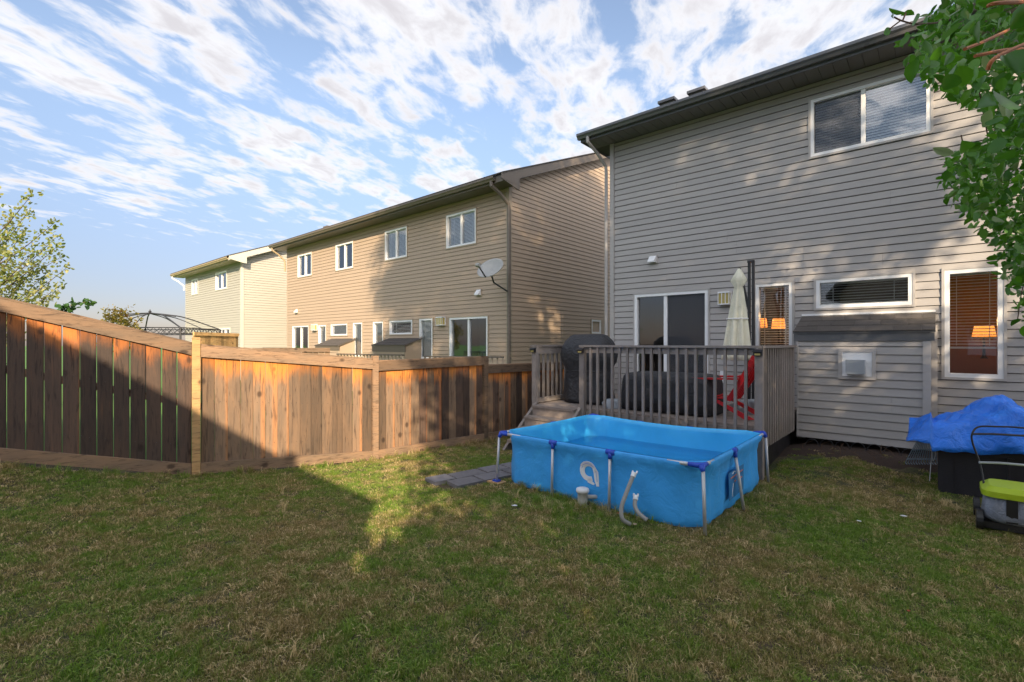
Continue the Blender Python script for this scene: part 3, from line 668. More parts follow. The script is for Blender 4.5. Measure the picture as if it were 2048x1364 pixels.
wp = TF.pt(-.0, .04, TF.zat(1010, 592)); MB().tube([c - nd * .02 - uy * .1, c - nd * .1 - Z * .25, wp + Vector((0, 0, .1)), wp], .022, 8).build('mast', M['iron'], dsh)
# ---- cream house far left
CF = Frame((-13.6, 24.4), D, NO); ch = thing('cream_house', 'cream vinyl sided house in full sun at the far left', 'house', (-13.6, 24.4, 0))
CZ = CF.zat(480, 524); cl = CF.hit(371)
cw_ = [CF.rect(383.8, 559, 591, 397), CF.rect(431.6, 546, 582, 454.5), CF.rect(438.8, 656, 671, 461)]
for q in cw_: window(ch, CF, q, M['ctrim'], panes=2, blinds=None, sash=.06)
add_siding(ch, CF, cl, -.08, .3, CZ, cw_, M['csid'], False)
CS = Frame((-13.6, 24.4), -NO, D); CD = 8.0; am = MB(); PC = .40
for (x0, x1, c, d, rz) in siding_rects(0.08, CD, 0.3, CZ, [], False):
    mb = plank_mb(CS, x0, x1, x0, x1, c, d, rz)
    if mb: am.add(mb.v, mb.f)
z = math.floor(CZ / SROW) * SROW
while z < CZ + PC * 4:
    zb, zt = max(z, CZ), z + SROW
    mb = plank_mb(CS, max(0, (zb - CZ - .4) / PC), CD, max(0, (zt - CZ - .4) / PC), CD, zb, zt, z)
    if mb: am.add(mb.v, mb.f)
    z += SROW
am.build('side_siding', M['csid'], ch, kind='stuff')
bk = MB(); CF.box(bk, cl, -.02, -CD, -1.0, 0, CZ); CF.box(bk, cl, cl + .02, -1, -.02, 0, CZ); CF.box(bk, -.04, -.016, -CD, -.02, 0, CZ)
bk.prism([CF.pt(-.03, 0, CZ), CF.pt(-.03, 0, CZ + .4), CF.pt(-.03, -CD, CZ + .4 + PC * CD), CF.pt(-.03, -CD, CZ)], -D * .03)
ts = sorted({cl, -.02} | {h[0] + .02 for h in cw_} | {h[1] - .02 for h in cw_})
for a, b in zip(ts[:-1], ts[1:]):
    mid = (a + b) / 2; hs = sorted([(h[2] + .02, h[3] - .02) for h in cw_ if h[0] < mid < h[1]]); z = 0.0
    for (c, d) in hs + [(CZ, CZ)]:
        if c > z: CF.box(bk, a, b, -0.13, -0.014, z, c)
        z = max(z, d)
bk.build('sheathing', M['csid'], ch)
c_ = MB(); CF.box(c_, -0.1, 0.03, 0, 0.03, 0, CZ); CF.box(c_, 0, 0.03, -0.1, 0, 0, CZ); c_.build('corner_trim', M['ctrim'], ch)
fm = MB(); CF.box(fm, cl - .4, .12, .58, .6, CZ - .02, CZ + .15); CF.box(fm, cl - .4, .38, 0, .58, CZ - .01, CZ + .012); fm.build('soffit', M['cfascia'], ch)
gutter(ch, CF, cl - .42, .1, .6, CZ + .03, M['cfascia'])
rk = MB(); rk.prism([CF.pt(.42, .7, CZ + .02), CF.pt(.42, .7, CZ + .17), CF.pt(.42, -6, CZ + .17 + PC * 6.6), CF.pt(.42, -6, CZ - .1 + PC * 6.6), CF.pt(.42, -.1, CZ + .0 + PC * .5), CF.pt(.42, -.1, CZ - .12), CF.pt(.42, .05, CZ - .12)], -D * .03)
rk.prism([CF.pt(0, -.1, CZ + .16), CF.pt(0, -.1, CZ + .19), CF.pt(0, -6, CZ + .05 + PC * 6.6), CF.pt(0, -6, CZ + PC * 6.6)], D * .39); CF.box(rk, .1, .39, .6, .63, CZ - .02, CZ + .15)
rk.build('rake_board', M['ctrim'], ch)
rr = MB(); roofslab(rr, CF, cl - .42, .45, .7, CZ + .172, PC, 6.6); rr.build('roof', M['shingle'], ch)
downspout(ch, CF, cl - .25, .62, CZ + .03, CZ - .8, M['white'], side=.2, wd=.09)
# ---------------------------------------------------------------- house behind the camera (its gable shades the left fence)
def QM(q, m, z): return E1 * q + SH * m + Z * z
bh = thing('shading_house', 'beige gabled house standing behind the viewpoint, out of view', 'house', tuple(QM(-6, 7, 0)))
def rakeh(q): return 5.10 - 0.587 * (q + 1.88)
qe, qr, ql = -0.72, -6.3, -11.9; m0, m1 = 4.0, 13.0
pr = [QM(qe, m0, rakeh(qe)), QM(qr, m0, rakeh(qr)), QM(ql, m0, rakeh(qe)), QM(ql, m0, rakeh(qe) - .2), QM(qr, m0, rakeh(qr) - .2), QM(qe, m0, rakeh(qe) - .2)]
MB().prism(pr, SH * (m1 - m0)).build('roof', M['shingle'], bh)
wl = [QM(qe - .5, m0 + .4, 0), QM(qe - .5, m0 + .4, rakeh(qe - .5) - .21), QM(qr, m0 + .4, rakeh(qr) - .21), QM(ql + .5, m0 + .4, rakeh(qe - .5) - .21), QM(ql + .5, m0 + .4, 0)]
MB().prism(wl, SH * (m1 - m0 - .8)).build('wall', M['tsid'], bh)
for q in (-9.5, -6.3, -3.2):
    mb = MB(); mb.box(QM(q, m0 + .38, 2.0), (1.1, .06, 1.2), (E1, SH, Z)); mb.build('window', M['white'], bh)
ctop = QM(-1.62, m0 + .35, rakeh(-1.62) + .42); MB().box(QM(-2.11, m0 + .4, rakeh(-2.11) - .28), (.17, .17, 1.1), (E1, SH, Z)).build('chimney', M['gutter'], bh)
# ---------------------------------------------------------------- ground
def grid_axis(vals): return sorted(set(vals))
xs = [-300, -120, -60, -35, -24] + [x * .5 for x in range(-36, 26)] + [14, 18, 26, 40, 90, 300]
ys = [-60, -30, -15, -8, -4] + [y * .5 for y in range(-4, 44)] + [24, 28, 34, 45, 70, 120, 300]
V = [(x, y, ground_z(x, y)) for y in ys for x in xs]; nx = len(xs)
Fc = [(j * nx + i, j * nx + i + 1, (j + 1) * nx + i + 1, (j + 1) * nx + i) for j in range(len(ys) - 1) for i in range(nx - 1)]
g = npmesh('ground', V, Fc, M['ground'], smooth=True); g['kind'] = 'structure'
# ---------------------------------------------------------------- fence
FP = [Vector((-5.80 - .9 * .8 * 1, 5.50 - .4366 * .8, 0)), Vector((-4.11, 6.32, 0)), Vector((-2.20, 7.77, 0)), Vector((-0.52, 9.22, 0)), Vector((1.26, 10.80, 0))]
FBZ = [0.70, 0.165, 0.012, 0.013, 0.01]
FTL = [(2.59, 1.86), (1.835, 1.60), (1.57, 1.60), (1.44, 1.44)]     # top rail at the two ends of each section
fn = thing('wooden_fence', 'weathered cedar board fence along the left side of the lawn', 'fence', (-2.2, 7.77, 0))
unit = None
def unit_mesh(mat, key):
    me = bpy.data.meshes.new(key); s = MB(); b = .04
    # board with slightly eased front edges
    poly = [(-.5, .5), (-.5, -.3), (-.44, -.5), (.44, -.5), (.5, -.3), (.5, .5)]
    s.prism([(x, y, 0) for x, y in poly][::-1], (0, 0, 1)); me.from_pydata(s.v, [], s.f); me.materials.append(mat); return me
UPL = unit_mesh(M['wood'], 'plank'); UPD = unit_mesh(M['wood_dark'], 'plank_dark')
def inst(name, me, parent, loc, scl, rot=(0, 0, 0)):
    o = bpy.data.objects.new(name, me); C.objects.link(o); o.parent = parent; o.location = Vector(loc) - wloc(parent); o.scale = scl; o.rotation_euler = rot; return o
for i in range(4):
    A, B = FP[i], FP[i + 1]; dv = (B - A); L = dv.length; dv.normalize(); ang = math.atan2(dv.y, dv.x); nn = Vector((dv.y, -dv.x, 0))
    pitch = (0.155, 0.1475, 0.1475, 0.148)[i]; n = int((L - .10) / pitch); pitch = (L - .10) / n
    for k in range(n):
        s = .05 + (k + .5) * pitch; f = s / L; p = A + dv * s
        zb = FBZ[i] + (FBZ[i + 1] - FBZ[i]) * f + .10; zt = FTL[i][0] + (FTL[i][1] - FTL[i][0]) * f - .02
        gap = R.uniform(.006, .013) if i == 0 else R.choice([.001, .002, .003, .005, .007])
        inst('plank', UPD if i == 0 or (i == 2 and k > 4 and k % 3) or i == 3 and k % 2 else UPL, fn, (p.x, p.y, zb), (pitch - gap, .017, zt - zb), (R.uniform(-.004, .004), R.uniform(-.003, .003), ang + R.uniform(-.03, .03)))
    for (nm, z0a, z0b, h, o, th_) in (('rail', FTL[i][0], FTL[i][1], -.145, .032, .038), ('kickboard', FBZ[i], FBZ[i + 1], .145, .030, .036), ('back_rail', FTL[i][0] - .75, FTL[i][1] - .75, -.09, -.03, .038)):
        a = A + dv * .045 + nn * o; b = B - dv * .045 + nn * o; tt = nn * th_ / 2
        q0, q1 = sorted((0, h))
        mb = MB().hexa([a - tt + Z * (z0a + q0), b - tt + Z * (z0b + q0), b + tt + Z * (z0b + q0), a + tt + Z * (z0a + q0), a - tt + Z * (z0a + q1), b - tt + Z * (z0b + q1), b + tt + Z * (z0b + q1), a + tt + Z * (z0a + q1)])
        mb.build(nm, M['rail'], fn)
    # flat cap on top of the rail
    a = A + nn * .0 + Z * (FTL[i][0] + .012); b = B + Z * (FTL[i][1] + .012)
    MB().bar(a + dv * .05 + nn * .012, b - dv * .05 + nn * .012, .062, .02).build('cap', M['rail'], fn)
for i, (zt, m_) in enumerate(((2.63, 'rail'), (1.945, 'pale'), (1.665, 'rail'), (1.62, 'rail'), (1.5, 'rail'))):
    p = FP[i]; d2 = (FP[min(i + 1, 4)] - FP[max(i - 1, 0)]).normalized()
    MB().box(p + Z * ((zt + FBZ[i]) / 2 - .04) + Vector((d2.y, -d2.x, 0)) * .012, (.092, .092, zt - FBZ[i] + .08), (d2, Vector((-d2.y, d2.x, 0)), Z)).build('post', M[m_], fn, **({'label': 'pale new cedar post'} if m_ == 'pale' else {}))
nm_ = MB()
for i in range(4):
    A, B = FP[i], FP[i + 1]; dv = (B - A); L = dv.length; dv.normalize(); nn = Vector((dv.y, -dv.x, 0)); k = 0.12
    while k < L - .1:
        f = k / L; p = A + dv * k
        for zz_ in (FTL[i][0] + (FTL[i][1] - FTL[i][0]) * f - .72, FBZ[i] + (FBZ[i + 1] - FBZ[i]) * f + .35):
            nm_.box(p + nn * .010 + Z * zz_, (.007, .006, .007), (dv, nn, Z)); nm_.box(p + dv * .07 + nn * .010 + Z * zz_, (.007, .006, .007), (dv, nn, Z))
        k += .1475
nm_.build('nail_heads', M['iron'], fn, kind='stuff')
# neighbour fence and decks between our fence and the houses
def simple_fence(name, label, p0, p1, z0, z1, mat, railh=.12, wd=.14):
    t_ = thing(name, label, 'fence', tuple(p0)); p0 = Vector(p0); p1 = Vector(p1); d = (p1 - p0); L = d.length; d.normalize(); n = int(L / (wd + .006)); nn = Vector((d.y, -d.x, 0))
    if nn.y > 0: nn = -nn
    for k in range(n):
        c = p0 + d * (k + .5) * L / n; MB().box(c + Z * ((z0 + z1) / 2 - p0.z), (wd, .018, z1 - z0), (d, nn, Z)).build('plank', mat, t_)
    MB().bar(p0 + nn * .03 + Z * (z1 - .06), p1 + nn * .03 + Z * (z1 - .06), .035, railh).build('rail', mat, t_)
    return t_
f2a = P(386, 664, 16.5); f2b = P(476, 664, 19.0)
simple_fence('garden_fence', 'low sunlit cedar privacy fence in front of the cream house', (f2a.x, f2a.y, 0), (f2b.x, f2b.y, 0), .2, f2a.z, M['pale'])
f3a = P(505, 697, 13); f3b = P(660, 706, 13.8)
simple_fence('boundary_fence', 'brown boundary fence peeking over our fence top below the tan house windows', (f3a.x, f3a.y, 0), (f3b.x, f3b.y, 0), .1, f3a.z + .01, M['rail'])
def neighbour_rail(label, px0, px1, py, Y0, Y1):
    a = P(px0, py, Y0); b = P(px1, py, Y1); b.z = a.z; r = thing('deck_railing', label, 'railing', (a.x, a.y, 0), 'neighbour deck railings')
    MB().bar(a, b, .13, .035).build('handrail', M['tfascia'], r); n = int((b - a).length / .14); mt = M['ttrim']
    for k in range(n + 1):
        p = a + (b - a) * k / n; MB().box((p.x, p.y, (a.z - .02 + .5) / 2), (.04, .04, a.z - .52)).build('baluster', mt, r)
    return r
neighbour_rail('neighbour deck railing in front of the brown bump-out roof', 676, 806, 708, 14.6, 13.2)
neighbour_rail('neighbour deck railing in front of the tan house patio door', 850, 1006, 713, 12.6, 11.9)
neighbour_rail('neighbour deck railing at the left end of the tan house', 528, 592, 696, 20, 19.2)
# ---------------------------------------------------------------- deck
FL = 0.72; DD = 2.738; DT0, DT1 = -0.08, 3.85; TS = 0.99
dk = thing('deck', 'raised grey-brown wooden deck with baluster railing behind the pool', 'deck', tuple(GF.pt(2, 1.4, 0)))
o = 0.06
while o < DD - .05:
    GF.box(MB(), DT0 + .01, DT1 - .01, o, o + .134, FL - .035, FL + R.uniform(-.001, .001)).build('deck_board', M['dboard'], dk); o += .139
GF.box(MB(), TS, DT1, DD - .038, DD, FL - .26, FL - .037).build('rim_joist', M['deck'], dk)
GF.box(MB(), DT1 - .038, DT1, .05, DD - .04, FL - .26, FL - .037).build('rim_joist', M['deck'], dk)
GF.box(MB(), DT0, DT0 + .038, .05, DD - .04, FL - .26, FL - .037).build('rim_joist', M['deck'], dk)
RT = CAMZ - 0.035
RT = CAMZ - (692 - HY) / F * 7.5 + .01
def post(t, o, zb=0.0, zt=None, w_=.092): return GF.box(MB(), t - w_ / 2, t + w_ / 2, o - w_ / 2, o + w_ / 2, zb, zt or RT - .04).build('post', M['deck'], dk)
def baluster(t, o, zb, zt): return GF.box(MB(), t - .019, t + .019, o - .019, o + .019, zb, zt).build('baluster', M['deck'], dk)
PO = DD + .03
post(TS + .02, PO); post(DT1 + .0, PO, w_=.10); post(DT0 + .03, PO - .0); post(DT0 + .03, .12, FL); post(DT1 - .02, .78, FL - .3)
n = 19
for k in range(1, n + 1): baluster(TS + .05 + (DT1 - TS - .08) * k / (n + 1), PO + .012, FL - .11, RT - .036)
for k in range(1, 15): baluster(DT1 + .03, PO - (PO - .78) * k / 15, FL - .30, RT - .036)
for k in range(1, 18): baluster(DT0 + .0, PO - (PO - .12) * k / 18, FL + .02, RT - .036)
GF.box(MB(), TS - .03, DT1 + .06, PO - .09, PO + .05, RT - .035, RT).build('handrail', M['deck'], dk)
GF.box(MB(), DT1 - .07, DT1 + .06, .75, PO - .09, RT - .035, RT).build('handrail', M['deck'], dk)
GF.box(MB(), DT0 - .05, DT0 + .08, .05, PO + .05, RT - .035, RT).build('handrail', M['deck'], dk)
GF.box(MB(), TS + .07, DT1 - .05, PO - .046, PO - .008, RT - .135, RT - .036).build('rail', M['deck'], dk)
GF.box(MB(), DT1 - .03, DT1 + .008, .83, PO - .05, RT - .135, RT - .036).build('rail', M['deck'], dk)
GF.box(MB(), DT0 + .02, DT0 + .058, .17, PO - .05, RT - .17, RT - .036).build('rail', M['deck'], dk)
GF.box(MB(), DT0 + .02, DT0 + .058, .17, PO - .05, FL + .02, FL + .11).build('rail', M['deck'], dk)
# stairs towards the lawn on the left
for k in range(4):
    zt = FL - k * .18; oo = DD - .03 + k * .23
    GF.box(MB(), DT0 + .10, TS - .04, oo - .01, oo + .26, zt - .04, zt).build('tread', M['dboard'], dk)
    if k < 3: GF.box(MB(), DT0 + .10, TS - .04, oo + .215, oo + .235, zt - .179, zt - .041).build('riser', M['dboard'], dk)
for tt in (DT0 + .045, TS - .035):
    MB().prism([GF.pt(tt, DD + .02, FL + .03), GF.pt(tt, DD + .95, -.02), GF.pt(tt, DD + .72, -.02), GF.pt(tt, DD + .02, FL - .3)], D * .04).build('stringer', M['deck'], dk)
    MB().bar(GF.pt(tt + .02, DD + .03, FL + .045), GF.pt(tt + .02, DD + .97, .0), .055, .022).build('stringer_cap', M['deck'], dk)
sk = MB(); sk.prism([GF.pt(TS, DD - .06, 0.0), GF.pt(DT1, DD - .06, 0.0), GF.pt(DT1, DD - .06, FL - .27), GF.pt(TS, DD - .06, FL - .27)], -NO * .02)
GF.box(sk, DT1 - .08, DT1 - .06, .1, DD - .1, 0.0, FL - .27); sk.build('skirt', M['black'], dk)
def solar(px, label, t, o):
    c = GF.pt(t, o, RT - .10); s = thing('solar_light', label, 'solar light', tuple(c), 'solar lights on the deck posts')
    GF.box(MB(), t - .055, t + .055, o, o + .05, RT - .135, RT - .06).build('housing', M['black'], s)
    MB().prism([GF.pt(t - .062, o - .0, RT - .05), GF.pt(t - .062, o + .075, RT - .075), GF.pt(t - .062, o + .075, RT - .083), GF.pt(t - .062, o, RT - .06)], D * .124).build('solar_panel', M['iron'], s)
    GF.box(MB(), t - .035, t + .035, o + .051, o + .056, RT - .13, RT - .105).build('lens', M['lampglass'], s)
solar(0, 'small black solar light on the left stair post beside the fence', DT0 + .03, PO + .047); solar(0, 'small black solar light on the post between stairs and front railing', TS + .02, PO + .047); solar(0, 'small black solar light on the right corner post near the red chair', DT1, PO + .052)
# ---------------------------------------------------------------- things on the deck
def loft(sections, name, mat, parent=None, base=None, smooth=True, cap=True):
    v = []; f = []; k = len(sections[0])
    for s in sections: v += s
    for i in range(len(sections) - 1):
        for j in range(k): j2 = (j + 1) % k; f.append((i * k + j, i * k + j2, (i + 1) * k + j2, (i + 1) * k + j))
    if cap: f += [tuple(range(k))[::-1], tuple(range((len(sections) - 1) * k, len(sections) * k))]
    return MB().add(v, f).build(name, mat, parent, base, smooth)
def rr_section(fr, t, o, z, a, b, p=4.0, n=36, wob=0.0, seed=0):
    out_ = []
    for k in range(n):
        th_ = 2 * math.pi * k / n; c, s = math.cos(th_), math.sin(th_)
        x = a * math.copysign(abs(c) ** (2 / p), c); y = b * math.copysign(abs(s) ** (2 / p), s)
        w2 = 1 + wob * (math.sin(7 * th_ + seed) * .5 + math.sin(13 * th_ + seed * 2.3) * .35 + math.sin(3 * th_ + z * 6) * .5)
        out_.append(fr.pt(t + x * w2, o + y * w2, z))
    return out_
bt, bo = .62, 1.95
bb = thing('covered_barbecue', 'barbecue under a black fabric cover at the top of the deck stairs', 'barbecue', tuple(GF.pt(bt, bo, FL)))
prof = [(0.02, .46, .32, .06), (.10, .48, .33, .06), (.35, .45, .30, .05), (.60, .43, .29, .04), (.70, .46, .31, .025), (.80, .52, .34, .015), (.95, .54, .35, .012), (1.08, .51, .33, .01), (1.20, .45, .27, .01), (1.29, .37, .18, .01), (1.32, .30, .08, .01)]
loft([rr_section(GF, bt, bo, FL + z, a, b, 3.5, 48, w_, i * 0.4) for i, (z, a, b, w_) in enumerate(prof)], 'cover', M['cover'], bb)
mb = MB(); mb.tube(rr_section(GF, bt, bo, FL + .62, .42, .30, 3.5, 24) + [rr_section(GF, bt, bo, FL + .62, .42, .30, 3.5, 24)[0]], .012, 6); mb.build('strap', M['black'], bb)
ft = thing('covered_furniture', 'patio set under a long dark cover behind the deck balusters', 'covered furniture', tuple(GF.pt(2.3, 2.0, FL)))
prof = [(0.02, .84, .42, .02), (.25, .83, .41, .02), (.48, .82, .40, .012), (.58, .80, .38, .01), (.63, .74, .33, .01), (.65, .60, .2, 0)]
loft([rr_section(GF, 2.28, 2.0, FL + z, a * .95, b, 6, 60, w_, i * .3) for i, (z, a, b, w_) in enumerate(prof)], 'cover', M['cover'], ft)
# parasol
pc = GF.pt(3.08, 1.0, 0); pa = thing('closed_parasol', 'folded cream cantilever parasol on a black mast beside the wall lamp', 'parasol', (pc.x, pc.y, FL))
zt = CAMZ + (HY - 537) / F * pc.y; zbm = CAMZ - (720 - HY) / F * pc.y; Hh = zt - zbm; secs = []
for i in range(16):
    f = i / 15; z = zt - f * Hh; r = .02 + .20 * f ** .85 if f > .12 else .02 + f * .9
    if .10 < f < .17: r = .135
    if .17 <= f < .2: r = .09
    secs.append([Vector((pc.x, pc.y, z)) + Vector((math.cos(a), math.sin(a), 0)) * r * (1 + (.22 * math.cos(8 * a + .3)) * min(1, f * 2)) + Vector((-.05 * f, 0, 0)) for a in [2 * math.pi * k / 64 for k in range(64)]])
loft(secs, 'canopy', M['cream'], pa)
MB().tube([Vector((pc.x - .03, pc.y, zt - Hh * .55)) + Vector((math.cos(a), math.sin(a), 0)) * .17 for a in [k * math.pi / 12 for k in range(25)]], .012, 6).build('strap', M['blind'], pa)
pmx = GF.pt(3.27, 1.0, 0); ztm = CAMZ + (HY - 521) / F * pmx.y; mb = MB()
for s in (-.045, .02): GF.box(mb, 3.27 + s, 3.27 + s + .035, .97, 1.03, FL + .02, ztm)
GF.box(mb, 3.22, 3.32, .96, 1.04, ztm - .04, ztm); mb.build('mast', M['black'], pa)
MB().bar((pc.x, pc.y, zt + .01), tuple(GF.pt(3.25, 1.0, ztm - .9)), .03, .04).build('arm', M['black'], pa)
mb = MB(); GF.box(mb, 2.9, 3.6, .65, 1.35, FL, FL + .06); mb.build('base', M['black'], pa)
# red plastic deck chair
rt, ro = 3.14, 1.95; rc = thing('adirondack_chair', 'red plastic adirondack chair on the deck near the right corner post', 'chair', tuple(GF.pt(rt, ro, FL)))
def cp(a, b, z): return GF.pt(rt + a * 1.08, ro + b * 1.08, FL + z * 1.05)    # a: backwards (right), b: sideways
for k in range(7):
    b = -.24 + k * .08; topz = .92 - abs(k - 3) ** 2 * .018
    MB().bar(cp(.12, b, .26), cp(.42, b * 1.15, topz), .07, .018, up=NO).build('back_slat', M['red'], rc)
for k in range(6):
    a = -.38 + k * .095; MB().box(cp(a, 0, .37 - k * .022), (.08, .50, .02), (D, NO, Z)).build('seat_slat', M['red'], rc)
for s in (-1, 1):
    MB().prism([cp(-.42, s * .27 - .012, .38), cp(-.34, s * .27 - .012, .42), cp(.48, s * .27 - .012, .02), cp(.36, s * .27 - .012, .0), cp(-.1, s * .27 - .012, .26)], NO * .025).build('leg', M['red'], rc)
    MB().prism([cp(-.40, s * .30 - .012, 0), cp(-.32, s * .30 - .012, 0), cp(-.27, s * .30 - .012, .54), cp(-.38, s * .30 - .012, .54)], NO * .025).build('leg', M['red'], rc)
    MB().prism([cp(-.46, s * .31 - .06, .55), cp(.28, s * .31 - .05, .57), cp(.28, s * .31 + .05, .57), cp(-.46, s * .31 + .06, .55)], Z * .025).build('armrest', M['red'], rc)
MB().box(cp(.28, 0, .60), (.03, .56, .07), (D, NO, Z)).build('crossbar', M['red'], rc)
def lump(name, label, cat, c, sz, mat, seed=0, n=14):
    v = []; f = []; rr_ = random.Random(seed)
    ph = [rr_.uniform(0, 6) for _ in range(6)]
    for i in range(n + 1):
        for k in range(24):
            th_ = math.pi * i / n / 2 * 1.0; a = 2 * math.pi * k / 24
            w2 = 1 + .12 * math.sin(3 * a + ph[0] + i * .4) + .08 * math.sin(7 * a + ph[1]) + .05 * math.sin(11 * a + ph[2] + i)
            v.append(Vector(c) + Vector((math.cos(a) * math.cos(th_) ** .5 * sz[0] * w2, math.sin(a) * math.cos(th_) ** .5 * sz[1] * w2, math.sin(th_) * sz[2])))
    for i in range(n):
        for k in range(24): f.append((i * 24 + k, i * 24 + (k + 1) % 24, (i + 1) * 24 + (k + 1) % 24, (i + 1) * 24 + k))
    f.append(tuple(range(24))[::-1])
    o = MB().add(v, f).build(name, mat, None, tuple(c), True); return tag(o, label, cat)
lump('plastic_bag', 'crumpled grey plastic bag on the deck beside the covered barbecue', 'bag', tuple(GF.pt(1.35, 2.3, FL)), (.2, .15, .16), M['grey'], 3)
lump('folded_sheet', 'pale plastic sheet heaped under the red chair', 'sheet', tuple(GF.pt(3.45, 1.3, FL)), (.3, .25, .22), M['grey'], 5)
# ---------------------------------------------------------------- pool
PZ = 0.67; q = 1.2
FRc, BRc, FLc, BLc = Vector((1.859, 4.736, 0)), Vector((3.373, 6.473, 0)), Vector((-.16, 6.473, 0)), Vector((1.342, 8.092, 0))
U = ((FRc - FLc) + (BRc - BLc)).normalized(); W = ((BRc - FRc) + (BLc - FLc)).normalized()
po = thing('paddling_pool', 'rectangular blue metal frame pool on the lawn before the deck', 'pool', tuple((FRc + BLc) / 2))
corners = [FLc, FRc, BRc, BLc]
def bil(a, b):   # a along front 0..1, b towards the deck 0..1
    return (FLc * (1 - a) + FRc * a) * (1 - b) + (BLc * (1 - a) + BRc * a) * b
def rim_loop(n=18, ch=.085):
    pts = []
    cs = [(0, 0), (1, 0), (1, 1), (0, 1)]
    for i in range(4):
        a0, b0 = cs[i]; a1, b1 = cs[(i + 1) % 4]
        for k in range(n):
            f = ch + (1 - 2 * ch) * k / (n - 1); pts.append((a0 + (a1 - a0) * f, b0 + (b1 - b0) * f, i, f))
    return pts
loop = rim_loop(); rim = []
def sagz(i, f): return (-0.045 if i == 2 else -.012) * math.sin(math.pi * f)
def inw(i, f): return (.05 if i == 2 else .012) * math.sin(math.pi * f)
for (a, b, i, f) in loop:
    p = bil(a, b); cdir = ((FRc + BLc) / 2 - p); cdir = (W if i == 0 else -U if i == 1 else -W if i == 2 else U)
    rim.append(p + cdir * inw(i, f) + Z * (PZ + sagz(i, f)))
nl = len(rim); ctr = (FLc + FRc + BRc + BLc) / 4
def inset(k, amt, z):
    a, b, i, f = loop[k]; cdir = (W if i == 0 else -U if i == 1 else -W if i == 2 else U); p = Vector((rim[k].x, rim[k].y, 0)); return p + cdir * amt + Z * z
secs = []
def wr(k, z, s): return .010 * math.sin(k * 1.9 + z * 9 + s) + .007 * math.sin(k * .7 + z * 5) + .006 * math.sin(k * 2.9 - z * 23) - .022 * abs(math.sin(math.pi * (k % 18) / 17 * 3)) * (1 - z) 
outer = []
for (ins, z) in ((0.0, PZ + .021), (-.021, PZ + .006), (-.019, PZ - .025), (-.004, PZ - .075), (.01, PZ - .10), (.025, PZ - .2), (.032, .38), (.034, .22), (.036, .10), (.042, .03), (.06, .0)):
    outer.append([inset(k, ins + (wr(k, z, 0) if z < PZ - .05 else 0), z + (sagz(loop[k][2], loop[k][3]) if z > PZ - .3 else 0)) for k in range(nl)])
loft(outer, 'liner', M['liner'], po, cap=False)
inner = []
for (ins, z) in ((0.0, PZ + .026), (.028, PZ + .006), (.03, PZ - .04), (.04, PZ - .10), (.05, .40), (.07, .2), (.10, .06), (.16, .035)):
    inner.append([inset(k, ins + (wr(k, z, 2) if z < PZ - .05 else 0), z + (sagz(loop[k][2], loop[k][3]) if z > PZ - .3 else 0)) for k in range(nl)][::-1])
v = [p for s in inner for p in s]; kq = nl; f = []
for i in range(len(inner) - 1):
    for j in range(kq): j2 = (j + 1) % kq; f.append((i * kq + j, i * kq + j2, (i + 1) * kq + j2, (i + 1) * kq + j))
f.append(tuple(range((len(inner) - 1) * kq, len(inner) * kq)))
MB().add(v, f).build('inner_liner', M['linerin'], po, smooth=True)
wz = .36; wat = MB().add([inset(k, .055, wz) for k in range(nl)], [tuple(range(nl))]).build('water', M['water'], None, (ctr.x, ctr.y, 0)); wat['kind'] = 'structure'
# tubes of the rim, end pieces in silver
cs = [FLc, FRc, BRc, BLc]
for i in range(4):
    seg = [rim[i * 18 + k] for k in range(18)]; a, b = cs[i] + Z * PZ, cs[(i + 1) % 4] + Z * PZ
    MB().tube([a.lerp(seg[0], .45)] + [seg[0], seg[1]], .019, 10).tube([seg[-2], seg[-1], b.lerp(seg[-1], .45)], .019, 10).build('rim_tube', M['alu'], po, smooth=True)
def leg(top, foot, r=.017): return MB().tube([top, foot], r, 10).build('leg', M['alu'], po, smooth=True)
for i, cpt in enumerate(cs):
    prv = rim[(i * 18 - 1) % nl]; nxt = rim[i * 18]; c3 = cpt + Z * PZ
    out_ = (cpt - ctr).normalized()
    mb = MB(); mb.tube([c3.lerp(prv, .62), c3.lerp(prv, .25), c3 - out_ * .02, c3.lerp(nxt, .25), c3.lerp(nxt, .62)], [.022, .026, .03, .026, .022], 10)
    mb.tube([c3 - out_ * .02, c3 + out_ * .012 - Z * .055], [.034, .022], 10)
    mb.build('corner_joint', M['bcap'], po, smooth=True)
    leg(c3 + out_ * .01 - Z * .04, cpt + out_ * .045 + Z * .015)
def midleg(i, f_, spread=.03):
    a, b = cs[i], cs[(i + 1) % 4]; k = i * 18 + int(round(f_ * 17)); r_ = rim[k]; outw = -(W if i == 0 else -U if i == 1 else -W if i == 2 else U)
    top = Vector((r_.x, r_.y, r_.z)) + outw * .015
    al_ = (b - a).normalized()
    mb = MB().tube([top - al_ * .05 + Z * .0, top + al_ * .05], .031, 10).tube([top + Z * .0, top + outw * .012 - Z * .075], [.03, .022], 10); mb.build('tee_joint', M['bcap'], po, smooth=True)
    leg(top + outw * .012 - Z * .06, Vector((top.x, top.y, 0)) + outw * spread + Z * .01)
midleg(0, .30); midleg(0, .64); midleg(1, .42, .10); midleg(2, .35); midleg(2, .7); midleg(3, .5)
